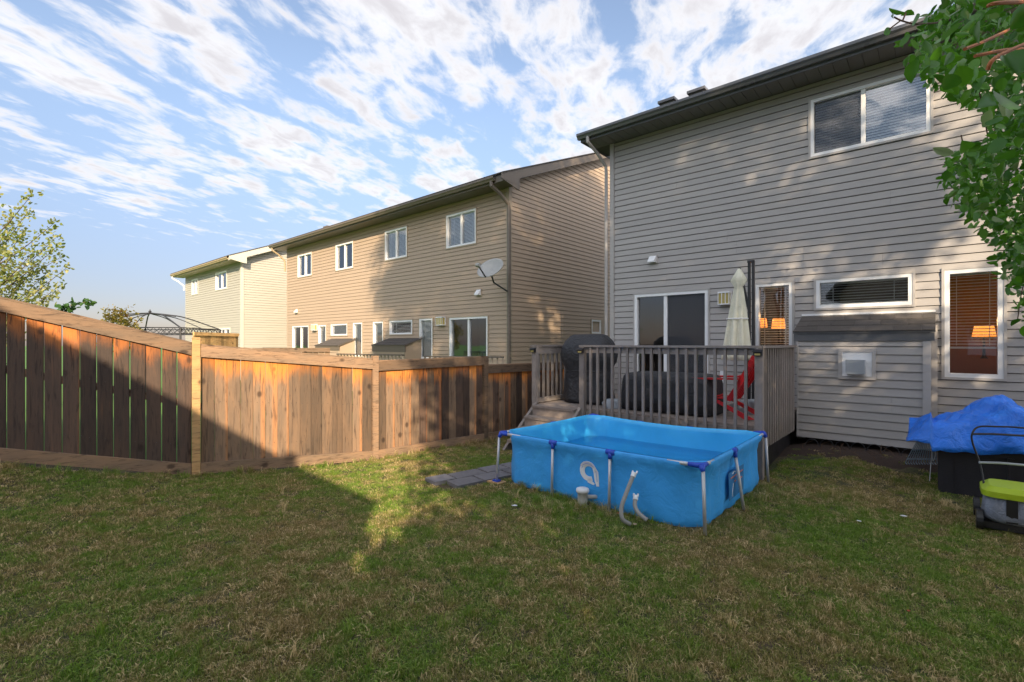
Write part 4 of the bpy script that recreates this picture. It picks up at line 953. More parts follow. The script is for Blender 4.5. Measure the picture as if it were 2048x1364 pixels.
# emblem on the front of the liner
outF = -W
def lp(s, z, o=.012): 
    # point on the front liner face: s metres along from the left corner
    f = s / (FRc - FLc).length; base = FLc + U * s; ins = .032 if z < .45 else .012
    return base + W * (ins - o - .012 * 1) + Z * z
s_of = lambda px: None
uL = (1177 - CX) / F; sE = (uL * FLc.y - FLc.x) / (U.x - uL * U.y); ctrz = CAMZ - (946 - HY) / F * (FLc + U * sE).y
def emblem():
    mb = MB(); pts = []
    # open loop of the letter shape, thick stroke; from the lower end of the bowl round to the foot of the tail
    path = []
    for k in range(0, 25):
        a = math.radians(-62 - k * (262 / 24)); path.append((math.cos(a) * .088, math.sin(a) * .088 + .02, .026 + .006 * math.sin(math.pi * k / 24)))
    path += [(.092, .02, .03), (.099, -.03, .03), (.105, -.08, .026), (.118, -.135, .016)]
    L_, R_ = [], []
    for i, (x, y, w2) in enumerate(path):
        x0, y0, _ = path[max(0, i - 1)]; x1, y1, _ = path[min(len(path) - 1, i + 1)]; dx, dy = x1 - x0, y1 - y0; l = math.hypot(dx, dy) or 1
        nx_, ny_ = -dy / l, dx / l; L_.append((x + nx_ * w2, y + ny_ * w2)); R_.append((x - nx_ * w2, y - ny_ * w2))
    v = [lp(sE + x * 1.0, ctrz + y) for x, y in L_] + [lp(sE + x, ctrz + y) for x, y in R_]; n2 = len(L_)
    mb.add(v, [(i, i + 1, n2 + i + 1, n2 + i) for i in range(n2 - 1)])
    mb.add([lp(sE + .0, ctrz - .055), lp(sE + .078, ctrz - .115), lp(sE + .06, ctrz - .13), lp(sE - .02, ctrz - .11)], [(0, 1, 2, 3)])
    o = mb.build('emblem', M['white'], po); md = o.modifiers.new('s', 'SOLIDIFY'); md.thickness = .004; md.offset = 0
    o['label'] = 'white letter a emblem'
    # thin dark line inside the stroke
    i2 = [(path[i][0] * 1.06, path[i][1] * 1.03 + .0) for i in range(12, len(path) - 1)]
    mb = MB().tube([lp(sE + x, ctrz + y, .018) for x, y in i2], .0022, 4); mb.build('emblem_line', M['bcap'], po)
emblem()
def rp(s, z, o=.02): return FRc + W * s + Z * z - (-U) * o * 1 + (-U) * .03
lab = [rp(.78, .44), rp(1.30, .45), rp(1.30, .16), rp(.80, .13)]
ob = MB().add(lab, [(0, 1, 2, 3)]).build('warning_label', M['liners'], po); ob.modifiers.new('s', 'SOLIDIFY').thickness = .003
mb = MB().tube([rp(.84, .37, .024), rp(1.26, .39, .024)], .005, 5)
for k in range(3): mb.tube([rp(.98 + k * .10, .31, .024), rp(1.02 + k * .10, .32, .024)], .006, 5)
mb.build('label_print', M['orange'], po)
mb = MB().tube([rp(.93, .30, .024), rp(.90, .22, .024), rp(.90, .16, .024)], .004, 5).tube([rp(.90, .41, .024), rp(.96, .43, .024), rp(1.0, .42, .024)], .004, 5); mb.build('label_mark', M['white'], po)
# pump and hoses
pc = G(1160, 1006, .0); pc = Vector((.80, 5.50, 0)); pu = thing('filter_pump', 'small grey cylindrical pool filter pump in the grass by the pool', 'pool pump', tuple(pc))
MB().lathe(pc, [(.052, 0), (.056, .1), (.058, .17), (.066, .175), (.066, .185)], 20).build('canister', M['pump'], pu, smooth=True)
MB().lathe(pc, [(.072, .185), (.075, .2), (.07, .222), (.05, .23), (.02, .232)], 20).build('lid', M['white'], pu, smooth=True)
MB().tube([pc + Vector((.05, 0, .13)), pc + Vector((.16, .06, .11)), pc + Vector((.22, .14, .09))], .022, 10).build('outlet_pipe', M['pump'], pu, smooth=True)
MB().tube([pc + Vector((.04, -.01, .06)), pc + Vector((.12, 0, .03))], .02, 8).build('motor', M['black'], pu)
def smooth_path(pts, n=8):
    out_ = []; P_ = [Vector(p) for p in pts]; P_ = [P_[0]] + P_ + [P_[-1]]
    for i in range(1, len(P_) - 2):
        for k in range(n):
            t = k / n; a, b, c, d = P_[i - 1:i + 3]
            out_.append(0.5 * ((2 * b) + (-a + c) * t + (2 * a - 5 * b + 4 * c - d) * t * t + (-a + 3 * b - 3 * c + d) * t ** 3))
    out_.append(P_[-2]); return out_
def hose(label, pts, r):
    p = smooth_path(pts); h = thing('pool_hose', label, 'hose', tuple(pts[-1]), 'grey pool hoses')
    rs = [r * (1.0 + .05 * (i % 2)) for i in range(len(p))]; MB().tube(p, rs, 12).build('pipe', M['hose'], h, smooth=True)
    a = p[0]; d = (p[0] - p[1]).normalized(); MB().tube([a - d * .02, a + d * .025], r * 1.25, 12).build('collar', M['white'], h)
    s = D * r * 1.1; MB().tube([a + d * .02 + s, a + d * .05 + s], r * .45, 8).tube([a + d * .02 - s, a + d * .045 - s], r * .45, 8).build('clamp', M['white'], h)
Yp = 5.02
hose('tall grey ribbed hose hooked on the pool front', [P(1267, 950, 5.06), P(1253, 985, 4.98), P(1243, 1015, 4.93), P(1245, 1038, 4.9), P(1260, 1048, 4.93)], .021)
hose('short grey ribbed hose rising from the grass right of the tall one', [P(1271, 996, 5.0), P(1270, 1012, 4.95), P(1278, 1027, 4.9), P(1294, 1040, 4.85)], .021)
MBb = thing('foot_pad', 'flat wooden pad under the left front pool leg', 'pad', (FLc.x, FLc.y, 0))
fo = FLc + (FLc - ctr).normalized() * .045
MB().box(fo + Z * .014, (.22, .14, .03), (U, W, Z)).build('board', M['pale'], MBb)
MB().box(fo + Z * .036, (.09, .07, .02), (U, W, Z)).build('pad', M['bcap'], MBb)
# ---------------------------------------------------------------- paving path
pth = bpy.data.objects.new('path', None); C.objects.link(pth); pth['kind'] = 'structure'
a0 = Vector((-1.20, 6.60, 0)); du = Vector((.80, .60, 0)).normalized(); dw = Vector((du.y, -du.x, 0)); pth.location = a0
for r in range(2):
    s = 0.0; k = 0
    lens = [.34, .50, .40, .5, .44, .5] if r == 0 else [.42, .48, .42, .5, .4]
    for L in lens:
        c = a0 + du * (s + L / 2 + (.16 if r else 0)) + dw * (.155 + r * .31)
        zc = ground_z(c.x, c.y) + .018 + R.uniform(-.004, .004)
        MB().box(c + Z * (zc), (L - .03, .28, .05), (du, dw, Z)).build('paver', M['paver'], pth); s += L
# ---------------------------------------------------------------- soil bed with hoop edging
v = []; f = []; nb = 60
for i in range(nb + 1):
    t = 3.6 + (8.5 - 3.6) * i / nb; edge = 1.45 + .12 * math.sin(i * .5) + .08 * math.sin(i * 1.3)
    for o in (.0, .7, 1.1, edge):
        p = GF.pt(t, o, 0); v.append((p.x, p.y, ground_z(p.x, p.y) + (.012 if o < edge else -.004)))
for i in range(nb):
    for k in range(3): f.append((i * 4 + k, (i + 1) * 4 + k, (i + 1) * 4 + k + 1, i * 4 + k + 1))
sb = MB().add(v, [x[::-1] for x in f]).build('soil_bed', M['soil'], None, (0, 0, 0), True); sb['kind'] = 'structure'
he = thing('hoop_edging', 'low black wire hoop edging in the soil below the bump-out', 'garden edging', tuple(GF.pt(4.6, .85, .2)))
t = GF.hit(1610, .85); k = 0
while t < GF.hit(1822, .85):
    pts = []
    for a in range(9):
        an = math.pi * a / 8; p = GF.pt(t + .095 - .095 * math.cos(an), .85, 0); gz = ground_z(p.x, p.y); pts.append(p + Z * (gz + .02 + .12 * math.sin(an)))
    MB().tube(pts, .005, 6).build('hoop', M['iron'], he); t += .205
# twigs and dead stems in the soil
stm = MB()
for k in range(26):
    t = R.uniform(3.95, 6.4); o = R.uniform(.85, 1.35); p = GF.pt(t, o, 0); p.z = ground_z(p.x, p.y); h = R.uniform(.05, .2)
    stm.tube([p, p + Vector((R.uniform(-.08, .08), R.uniform(-.05, .05), h * .5)), p + Vector((R.uniform(-.15, .15), R.uniform(-.1, .1), h))], [.006, .004, .002], 5)
st_ = stm.build('dead_stems', M['twigd'], None, (0, 0, 0)); st_['kind'] = 'stuff'; st_['label'] = 'dry bare stems in the soil bed'
# ---------------------------------------------------------------- storage box, tarp, rake, mower
BF = Frame((5.22, 5.95), D, NO)   # front left corner of the box
BZ = ground_z(5.3, 5.9); bxh = CAMZ - (884 - HY) / F * 5.95
bx = thing('storage_box', 'black resin garden box under the blue tarp', 'storage box', (5.22, 5.95, BZ))
mb = MB(); BF.box(mb, .02, 1.5, -.65, -.02, BZ - .03, bxh - .1); BF.box(mb, .0, .14, -.67, .0, BZ - .03, bxh - .1); BF.box(mb, .6, .66, -.05, .006, BZ, bxh - .11); mb.build('body', M['box'], bx)
mb = MB(); BF.box(mb, -.05, 1.55, -.72, .05, bxh - .10, bxh - .04); BF.box(mb, -.03, 1.53, -.70, .03, bxh - .04, bxh); mb.build('lid', M['box'], bx)
MB().tube([BF.pt(.05, -.1, bxh), BF.pt(.1, -.15, bxh + .22)], .02, 6).build('prop', M['deck'], bx)
# tarp: heightfield draped over a heap
nu, nv = 110, 80; v = []; f = []
for j in range(nv + 1):
    for i in range(nu + 1):
        u_, v_ = i / nu, j / nv; t = -.30 + 1.95 * u_; o = .16 - 1.0 * v_
        env = math.sin(math.pi * min(1, max(0, v_ * 1.0))) ** .5
        prof_ = [(0, .02), (.12, .17), (.25, .30), (.36, .45), (.45, .50), (.53, .42), (.62, .24), (.78, .27), (1, .22)]
        hgt = np.interp(u_, [a for a, b in prof_], [b for a, b in prof_])
        h = hgt * env + .035 * math.sin(9 * u_ + 7 * v_) + .03 * math.sin(17 * u_ - 11 * v_ + 1) * env + .018 * math.sin(31 * u_ + 19 * v_) + .012 * math.sin(47 * u_ - 23 * v_)
        h += .035 * (1 - abs(math.sin(6 * u_ + 5 * v_ + .8 * math.sin(9 * v_)))) ** 3 + .03 * (1 - abs(math.sin(11 * u_ - 6 * v_ + math.sin(7 * u_)))) ** 4 * env + .02 * (1 - abs(math.sin(19 * u_ + 14 * v_))) ** 3
        z = bxh + .03 + max(h, 0)
        if o > .03: z -= (o - .03) * (0.3 + .8 * abs(math.sin(5 * u_ + .6)))
        if t < -.06: z -= (-.06 - t) * (.35 + .5 * math.sin(4 * v_)) - .10
        o += .05 * math.sin(13 * u_) * (1 - v_)
        p = BF.pt(t, o, z); v.append(p)
for j in range(nv):
    for i in range(nu): a = j * (nu + 1) + i; f.append((a, a + 1, a + nu + 2, a + nu + 1))
tp = MB().add(v, f).build('tarp', M['tarp'], None, tuple(BF.pt(.6, -.3, bxh)), True); tag(tp, 'crumpled bright blue tarp thrown over the black garden box', 'tarp'); tp.modifiers.new('s', 'SOLIDIFY').thickness = .004
# rake leaning against the box
rb = Vector((5.78, 6.95, 0)); rb = P(1842, 925, 6.75); rkx = (P(1868, 925, 6.7) - P(1815, 925, 6.8)).normalized()
rk_ = thing('leaf_rake', 'slate grey plastic leaf rake standing head down beside the black box', 'rake', tuple(rb))
topc = P(1853, 875, 6.62); mb = MB()
wd0, wd1 = .36, .17
for k in range(13):
    s = -1 + 2 * k / 12; lo = rb + rkx * (wd0 / 2) * s; hi = topc + rkx * (wd1 / 2) * s * 1.0
    mb.bar(lo, lo.lerp(hi, .5), .011, .006); mb.bar(lo.lerp(hi, .5), hi, .012, .006)
    mb.bar(lo + Vector((0, -.03, -.02)), lo, .011, .006)
for fz in (.14, .52, .98):
    a = (rb - rkx * wd0 / 2).lerp(topc - rkx * wd1 / 2, fz); b = (rb + rkx * wd0 / 2).lerp(topc + rkx * wd1 / 2, fz); mb.bar(a, b, .02, .014)
mb.build('head', M['rake'], rk_)
MB().tube([topc, P(1885, 862, 6.45), P(1925, 842, 6.2)], .014, 8).build('handle', M['deck'], rk_)
cd = MB().tube(smooth_path([P(1868, 893, 6.4), P(1871, 908, 6.4), P(1866, 922, 6.42), P(1864, 900, 6.4), P(1862, 925, 6.4), P(1859, 962, 6.2)]), .004, 5).build('cord', M['white'], None, tuple(P(1860, 962, 6.2))); tag(cd, 'thin white cord hanging from the rake by the black box', 'cord')
# lawn mower with grass bag
mc = Vector((5.25, 4.95, 0)); mz = ground_z(5.2, 4.95)
mw = thing('lawn_mower', 'lawn mower with lime and grey grass bag cut by the right edge', 'lawn mower', (mc.x, mc.y, mz))
def mp(px, py, Y): return P(px, py, Y)
MB().tube(smooth_path([mp(1972, 1000, 4.95), mp(1962, 935, 5.05), mp(1945, 885, 5.1), mp(1945, 866, 5.1), mp(1957, 854, 5.1), mp(1990, 853, 5.05), mp(2060, 858, 4.95), mp(2110, 880, 4.9), mp(2140, 960, 4.8)], 5), .009, 10).build('handle', M['black'], mw, smooth=True)
MB().tube([mp(1945, 868, 5.1), mp(1985, 868, 5.04), mp(2060, 872, 4.95)], .011, 8).build('bail', M['iron'], mw)
MB().tube([mp(1958, 925, 5.05), mp(2000, 926, 5.0), mp(2070, 932, 4.95)], .012, 8).build('crossbar', M['grey'], mw)
bgF = Frame((mp(1966, 1000, 4.85).x, 4.85), D, NO); z1 = mp(1966, 985, 4.85).z; z0 = mz + .1
secs = []
for i, (z, gx) in enumerate(((z0, .0), (z0 + .04, .05), ((z0 + z1) / 2, .03), (z1 - .02, .0))):
    secs.append(rr_section(bgF, .36, -.2, z, .34 + gx * .5 - (.03 if i == 0 else 0), .22 + gx * .6, 5, 60, .02 if i < 3 else 0, i))
loft(secs, 'grass_bag', M['bag'], mw)
mb = MB(); bgF.box(mb, .16, .24, .012, .045, z0 + .02, z1 - .02); bgF.box(mb, .52, .58, .012, .045, z0 + .02, z1 - .02); mb.build('bag_strap', M['black'], mw)
loft([rr_section(bgF, .36, -.2, z1 - .025, .37, .25, 6, 40), rr_section(bgF, .36, -.2, z1 + .03, .37, .25, 6, 40), rr_section(bgF, .36, -.2, z1 + .075, .31, .2, 6, 40)], 'bag_lid', M['lime'], mw, smooth=False)
mb = MB(); bgF.box(mb, -.02, .9, -.55, .0, mz + .03, z0 - .005); mb.build('chassis', M['black'], mw)
for tt, oo in ((-.03, -.02), (-.03, -.5)): MB().tube([bgF.pt(tt - .02, oo, mz + .10), bgF.pt(tt + .03, oo, mz + .10)], .10, 18).build('wheel', M['black'], mw)
# litter on the lawn
def leafpiece(name, label, cat, px, py, L, mat, grp=None, curl=.3, z=0.035):
    c = G(px, py, z); a = R.uniform(0, 3.1); ax = Vector((math.cos(a), math.sin(a), 0)); ay = Vector((-ax.y, ax.x, 0)); v = []
    prof_ = [(-.5, .0), (-.25, .3), (.05, .36), (.3, .22), (.5, .0)]
    for (x, y) in prof_: v += [c + ax * x * L - ay * y * L + Z * (curl * L * abs(y) + curl * L * x * x), c + ax * x * L + Z * (curl * L * x * x * .5), c + ax * x * L + ay * y * L + Z * (curl * L * abs(y) + curl * L * x * x)]
    f = []
    for i in range(4): f += [(i * 3, i * 3 + 1, i * 3 + 4, i * 3 + 3), (i * 3 + 1, i * 3 + 2, i * 3 + 5, i * 3 + 4)]
    o = MB().add(v, f).build(name, mat, None, tuple(c), True); o.modifiers.new('s', 'SOLIDIFY').thickness = .002
    return tag(o, label, cat, grp)
M['dryleaf'] = pm('dry_leaf', (0.42, 0.30, 0.18), .8, .2, 10); M['redleaf'] = pm('red_leaf', (0.40, 0.08, 0.03), .7, .2, 10)
leafpiece('fallen_leaf', 'pale dry leaf on the grass left of the pump', 'leaf', 1029, 1012, .07, M['white'])
leafpiece('fallen_leaf', 'round tan dry leaf in the grass just below the pump', 'leaf', 1124, 1016, .055, M['dryleaf'])
leafpiece('fallen_leaf', 'orange dry leaf in the grass below the white emblem', 'leaf', 1158, 1018, .05, M['dryleaf'])
leafpiece('fallen_leaf', 'dark red leaf beside the tall pool hose', 'leaf', 1237, 1027, .05, M['redleaf'])
leafpiece('fallen_leaf', 'tan dry leaf at the foot of the tall hose', 'leaf', 1270, 1049, .06, M['dryleaf'])
leafpiece('fallen_leaf', 'small red leaf on open grass in the right foreground', 'leaf', 1817, 1222, .03, M['redleaf'])
leafpiece('paper_scrap', 'white scrap lying on the grass right of the pool', 'scrap', 1807, 1032, .07, M['white'], curl=.1)
leafpiece('paper_scrap', 'small white scrap on the grass, centre right', 'scrap', 1718, 1042, .05, M['white'], curl=.1)
fs = MB().tube([G(1792, 951, .03), G(1812, 955, .04), G(1834, 957, .03), G(1852, 963, .02)], .012, 5).build('foil_strip', M['alu'], None, tuple(G(1792, 951, 0))); tag(fs, 'shiny foil strip in the grass in front of the rake', 'foil')
# ---------------------------------------------------------------- gazebo frame beyond the fence
gc = P(300, 668, 17.0); gz = thing('gazebo_frame', 'bare black metal gazebo roof frame beyond the left fence', 'gazebo', (gc.x, gc.y, 0))
Rg = 1.35 * 1.0; zt = P(300, 626, 17).z; ze = P(300, 657, 17).z; zlow = P(300, 668, 17).z
cor = [gc.xy.to_3d() + Vector((x, y, 0)) for x, y in ((-1.15, -1.3), (1.75, -1.0), (1.5, 1.6), (-1.3, 1.5))]
top = Vector((gc.x, gc.y, zt))
for c in cor:
    e = Vector((c.x, c.y, ze)); mid = top.lerp(e, .5) + Z * .13
    MB().tube(smooth_path([top, top.lerp(e, .25) + Z * .09, mid, e], 4), .022, 6).build('rafter', M['iron'], gz)
    MB().tube([Vector((c.x, c.y, 0)), e], .03, 6).build('post', M['iron'], gz)
for i in range(4):
    a, b = cor[i], cor[(i + 1) % 4]; mb = MB().tube([a + Z * ze, b + Z * ze], .02, 6).tube([a + Z * zlow, b + Z * zlow], .02, 6); n = 14
    for k in range(n):
        p, q_ = a.lerp(b, k / n), a.lerp(b, (k + 1) / n); mb.tube([p + Z * ze, q_ + Z * zlow], .009, 4).tube([p + Z * zlow, q_ + Z * ze], .009, 4)
    mb.build('lattice_band', M['iron'], gz)
    mpt = (a + b) / 2; MB().tube(smooth_path([top - Z * .02, top.lerp(Vector((mpt.x, mpt.y, ze)), .5) + Z * .1, Vector((mpt.x, mpt.y, ze))], 4), .016, 6).build('rafter', M['iron'], gz)
MB().lathe((top.x, top.y, 0), [(.03, zt), (.05, zt + .05), (.02, zt + .09), (.01, zt + .13)], 8).build('finial', M['iron'], gz)
for s in (-1, 1): MB().tube([top + Vector((s * .05, 0, .0)), top + Vector((s * .9, 0, -.12))], .02, 5).build('brace', M['iron'], gz)
# ---------------------------------------------------------------- foliage
def leaf_cloud(name, pts, size, mat, parent, shape='quad', up_bias=0.3, droop=None, sizes=None, base=(0, 0, 0), dirs=None):
    n = len(pts); P_ = np.asarray(pts, dtype=np.float64)
    if shape == 'quad': T = np.array([(0, -.0, 0), (.33, .35, .06), (0, 1, -.05), (-.33, .35, .06)]); Fq = np.array([(0, 1, 2), (0, 2, 3)])
    else:
        T = np.array([(0, 0, 0), (.20, .12, .03), (.36, .38, .05), (.33, .66, .04), (.14, .92, -.01), (0, 1.0, -.05), (-.14, .92, -.01), (-.33, .66, .04), (-.36, .38, .05), (-.20, .12, .03), (0, .5, -.03)])
        Fq = np.array([(10, i, (i + 1) % 10) for i in range(10)])
    s = (np.array(sizes) if sizes is not None else size * NR.uniform(.7, 1.25, n))[:, None, None]
    if dirs is None:
        y = NR.normal(size=(n, 3)); y[:, 2] -= up_bias
    else: y = np.asarray(dirs) + NR.normal(size=(n, 3)) * .45
    y /= np.linalg.norm(y, axis=1)[:, None]
    r = NR.normal(size=(n, 3)); r[:, 2] += .6; z = r - (r * y).sum(1)[:, None] * y; z /= np.linalg.norm(z, axis=1)[:, None]; x = np.cross(y, z)
    wv_ = NR.uniform(.6, 1.15, n)[:, None, None]; cv_ = NR.uniform(-1.5, 5.0, n)[:, None, None] if shape != 'quad' else 1.0
    V = P_[:, None, :] + s * (T[None, :, 0:1] * wv_ * x[:, None, :] + T[None, :, 1:2] * y[:, None, :] + T[None, :, 2:3] * cv_ * z[:, None, :])
    k = len(T); Fa = (Fq[None, :, :] + (np.arange(n) * k)[:, None, None]).reshape(-1, 3)
    return npmesh(name, V.reshape(-1, 3), Fa, mat, parent, base=base)
def limbs(base, blobs, r0, mat, parent, seed=0, trunk_h=None):
    rr_ = random.Random(seed); base = Vector(base); top = Vector(blobs[0][0]); mb = MB()
    zt_ = max(b[0][2] for b in blobs); tp_ = Vector((top.x, top.y, zt_ - .5))
    mb.tube(smooth_path([base - Z * .2, base.lerp(tp_, .4) + Vector((rr_.uniform(-.15, .15), rr_.uniform(-.15, .15), 0)), tp_], 5), [r0 * (1 - .85 * i / 10) for i in range(11)], 10)
    mb.build('trunk', mat, parent, smooth=True); mb = MB()
    for (c, r) in blobs:
        c = Vector(c); s = base.lerp(tp_, max(.15, min(.8, (c.z - base.z - r[2] * .6) / max(.5, tp_.z - base.z))))
        mb.tube(smooth_path([s, s.lerp(c, .5) + Z * .2, c], 4), [r0 * .4 * (1 - .8 * i / 8) for i in range(9)], 6)
    mb.build('limbs', mat, parent)
def blob_pts(blobs, n, clump=70, csig=.28, shell=.55, seed=1):
    rs = np.random.RandomState(seed); vol = np.array([r[0] * r[1] * r[2] for _, r in blobs]) ** .75; vol /= vol.sum(); out_ = []
    for (c, r), w2 in zip(blobs, vol):
        m = int(n * w2); nc = max(3, m // clump); d = rs.normal(size=(nc, 3)); d /= np.linalg.norm(d, axis=1)[:, None]
        rad = shell + (1 - shell) * rs.uniform(size=(nc, 1)) ** .6; rad[rs.uniform(size=nc) < .3] *= .5
        cen = np.array(c) + d * rad * np.array(r); idx = rs.randint(0, nc, m)
        out_.append(cen[idx] + rs.normal(size=(m, 3)) * csig)
    return np.concatenate(out_)
def tree(name, label, base, blobs, n, leaf, mat, r0=.12, seed=1, csig=.28, clump=70, group=None, cat='tree'):
    t_ = thing(name, label, cat, tuple(base), group); limbs(base, blobs, r0, M['bark'], t_, seed)
    pts = blob_pts(blobs, n, clump, csig, seed=seed); leaf_cloud('crown', pts, leaf, mat, t_); return t_
# left tree: whippy upright branches made of leafy sprays
lt = thing('young_poplar', 'sunlit pale green tree with upswept branches at the left edge', 'tree', tuple(P(-40, 700, 12).xy.to_3d()))
tb = P(-50, 700, 12.0); tb.z = .0; MB().tube([tb, tb + Z * 2.2 + Vector((.1, 0, 0)), P(-30, 450, 12)], [.09, .07, .03], 8).build('trunk', M['bark'], lt, smooth=True)
sp = []; br = MB(); dirs_ = []
tips = [(65, 388, 0), (58, 420, 1), (110, 445, -.5), (112, 475, .6), (118, 490, 0), (136, 533, 0), (125, 512, .8), (120, 570, -.5), (85, 600, .3), (60, 585, -.4), (40, 560, 1), (30, 500, -1), (20, 440, .5), (10, 470, 0), (95, 545, 1.0), (70, 500, -1), (45, 470, .2), (-10, 380, 0), (90, 575, 1.2), (50, 620, -.3), (15, 600, .2), (75, 530, .4), (5, 540, -.8), (105, 590, .2)]
for i, (px, py, dy) in enumerate(tips):
    tip = P(px, py, 12 + dy * .5); root_ = P(-45, py + 90 + R.uniform(-10, 40), 12 + dy * .1); pth_ = smooth_path([root_, root_.lerp(tip, .5) - Z * .1, tip], 8); br.tube(pth_, [.022 * (1 - .85 * k / 16) for k in range(17)], 5)
    for k, p in enumerate(pth_[4:]):
        f_ = k / 12; m = 9; d = (tip - root_).normalized()
        for _ in range(m):
            sg = .15 * (1.15 - f_ * .8); sp.append(p + Vector((R.gauss(0, sg), R.gauss(0, sg), R.gauss(0, sg)))); dirs_.append(d + Vector((R.gauss(0, .7), R.gauss(0, .7), R.gauss(0, .7))))
br.build('limbs', M['bark'], lt); leaf_cloud('crown', sp, .085, M['leaf_pale'], lt, shape='leaf', dirs=dirs_)
# sprig over the fence, small golden tree
sg = thing('leafy_sprig', 'single dark leafy shoot poking over the left fence', 'shoot', tuple(P(120, 700, 7.2).xy.to_3d()))
pth_ = smooth_path([P(118, 690, 7.1), P(122, 630, 7.1), P(140, 612, 7.1), P(178, 603, 7.1)], 6); MB().tube(pth_, .006, 5).build('stem', M['twigd'], sg)
leaf_cloud('leaves', [p + Vector((R.gauss(0, .03), R.gauss(0, .05), R.gauss(0, .02))) for p in pth_[6:] for _ in range(5)] + [P(135, 620, 7.1) + Vector((R.gauss(0, .05), 0, R.gauss(0, .03))) for _ in range(14)], .075, M['leaf_dark'], sg, shape='leaf')
b0 = P(240, 640, 15.0)
tree('small_golden_tree', 'small yellow green tree beside the gazebo frame', (b0.x, b0.y, 0), [((b0.x, b0.y, b0.z - .1), (.48, .45, .42)), ((b0.x - .2, b0.y, b0.z + .2), (.18, .2, .25)), ((b0.x + .12, b0.y, b0.z + .18), (.15, .2, .28)), ((b0.x, b0.y, b0.z - .6), (.6, .5, .4))], 1500, .10, M['leaf_gold'], .05, 3, .09, 14)
lump('covered_stack', 'brown rounded cover peeking over the fence left of the tan house door', 'cover', (P(552, 700, 19.6).x, 19.6, 1.25), (.55, .4, .42), M['tfascia'], 8)
# shade trees behind and beside the camera
def qb(q, m, z, rq, rm, rz): p = QM(q, m, z); return ((p.x, p.y, p.z), (rq, rm, rz))
tree('tall_shade_tree', 'tall broad tree behind the viewpoint shading the yard, out of view', tuple(QM(3.2, 6.5, 0)),
     [qb(3.2, 6.5, 12.2, 3.6, 3.2, 3.6), qb(.6, 6.5, 11.6, 2.3, 2.6, 3.0), qb(-.5, 6.5, 14.6, 1.8, 2.0, 2.0), qb(1.8, 6.5, 15.8, 2.3, 2.2, 2.3), qb(4.0, 6.5, 15.0, 1.8, 2.0, 1.8), qb(5.4, 6.5, 16.0, 1.5, 1.8, 1.7), qb(-1.5, 6.5, 12.2, 1.0, 1.6, 1.7), qb(-1.3, 6.5, 15.4, 1.1, 1.5, 1.7), qb(7.3, 6.5, 10.6, .9, 1.4, 1.6), qb(5.4, 6.5, 10.2, 1.7, 2.4, 2.8), qb(2.2, 6.5, 8.2, 2.0, 2.2, 1.8), qb(.75, 6.5, 7.6, 1.2, 1.4, 1.4), qb(8.6, 6.8, 6.6, 1.8, 2.2, 1.9), qb(4.8, 6.5, 7.0, 2.6, 2.4, 2.4)], 98000, .17, M['leaf_shade'], .28, 5, .26, 150)
tree('bushy_shade_tree', 'low bushy tree behind the viewpoint shading the lawn, out of view', tuple(QM(3.2, 4.2, 0)),
     [qb(1.7, 4.4, 3.6, 1.5, 1.3, 2.0), qb(3.6, 4.4, 4.0, 2.2, 1.6, 2.4), qb(6.2, 4.6, 4.2, 2.2, 1.6, 2.6), qb(8.8, 4.8, 4.0, 1.8, 1.6, 2.6), qb(.95, 4.4, 5.2, 1.0, 1.0, .8), qb(-.1, 4.6, 1.2, .9, 1.0, 1.3), qb(0.0, 4.5, 3.2, .8, .9, 1.3)], 52000, .15, M['leaf_shade'], .16, 6, .30, 70)
tree('shade_shrub', 'dense shrub added behind the viewpoint to keep sun off the lawn, out of view', tuple(QM(-.1, 4.7, 0)), [qb(-.2, 4.7, 3.3, .8, .7, .9), qb(-.1, 4.7, 1.7, .9, .8, 1.3), qb(.4, 4.7, 2.9, .8, .8, 1.2)], 16000, .13, M['leaf_shade'], .06, 9, .22, 60, cat='shrub')  # unseen shrub added to close the sunny gap between house and tree shade
# near tree whose branches hang into the top right corner
nt_ = thing('overhanging_tree', 'leafy tree hanging into the top right corner, glossy round leaves on orange twigs', 'tree', (5.6, 3.2, ground_z(5.6, 3.2)))
MB().tube(smooth_path([Vector((5.6, 3.2, 0)), Vector((5.5, 3.2, 2)), Vector((5.3, 3.3, 4.5)), Vector((5.0, 3.6, 6.0))], 5), [.14 - .007 * i for i in range(16)], 10).build('trunk', M['bark'], nt_, smooth=True)
edge = [(0, 1872), (30, 1850), (60, 1808), (90, 1800), (130, 1815), (170, 1855), (200, 1905), (240, 1960), (280, 1950), (300, 1885), (340, 1872), (390, 1885), (430, 1925), (470, 1955), (500, 1985), (540, 1990), (580, 2012), (620, 2030), (660, 2046)]
def ledge(y): return float(np.interp(y, [a for a, b in edge], [b for a, b in edge]))
pts = []; sz = []
tries = 0
while len(pts) < 9000 and tries < 160000:
    tries += 1; py = R.uniform(-260, 655); Yd = R.choice([1, 1, 1, 0]) * R.uniform(3.0, 4.6) or R.uniform(1.6, 3.0); e_ = ledge(max(0, py)) + abs(R.gauss(0, 26)); px = e_ + (2300 - e_) * R.random() ** 1.5
    dens = min(1, (px - e_) / 60 + .35)
    if 205 < py < 290 and px < 1975: continue
    if R.random() > dens: continue
    if py > 420 and R.random() > (700 - py) / 300 + .25: continue
    if Yd < 3 and (py > 330 or R.random() < .62): continue
    pts.append(P(px, py, Yd)); sz.append(R.uniform(.035, .08))
cen = [pts[R.randrange(len(pts))] for _ in range(150)]
leaf_cloud('crown', pts, .08, M['leaf_near'], nt_, shape='leaf', sizes=sz, up_bias=.9)
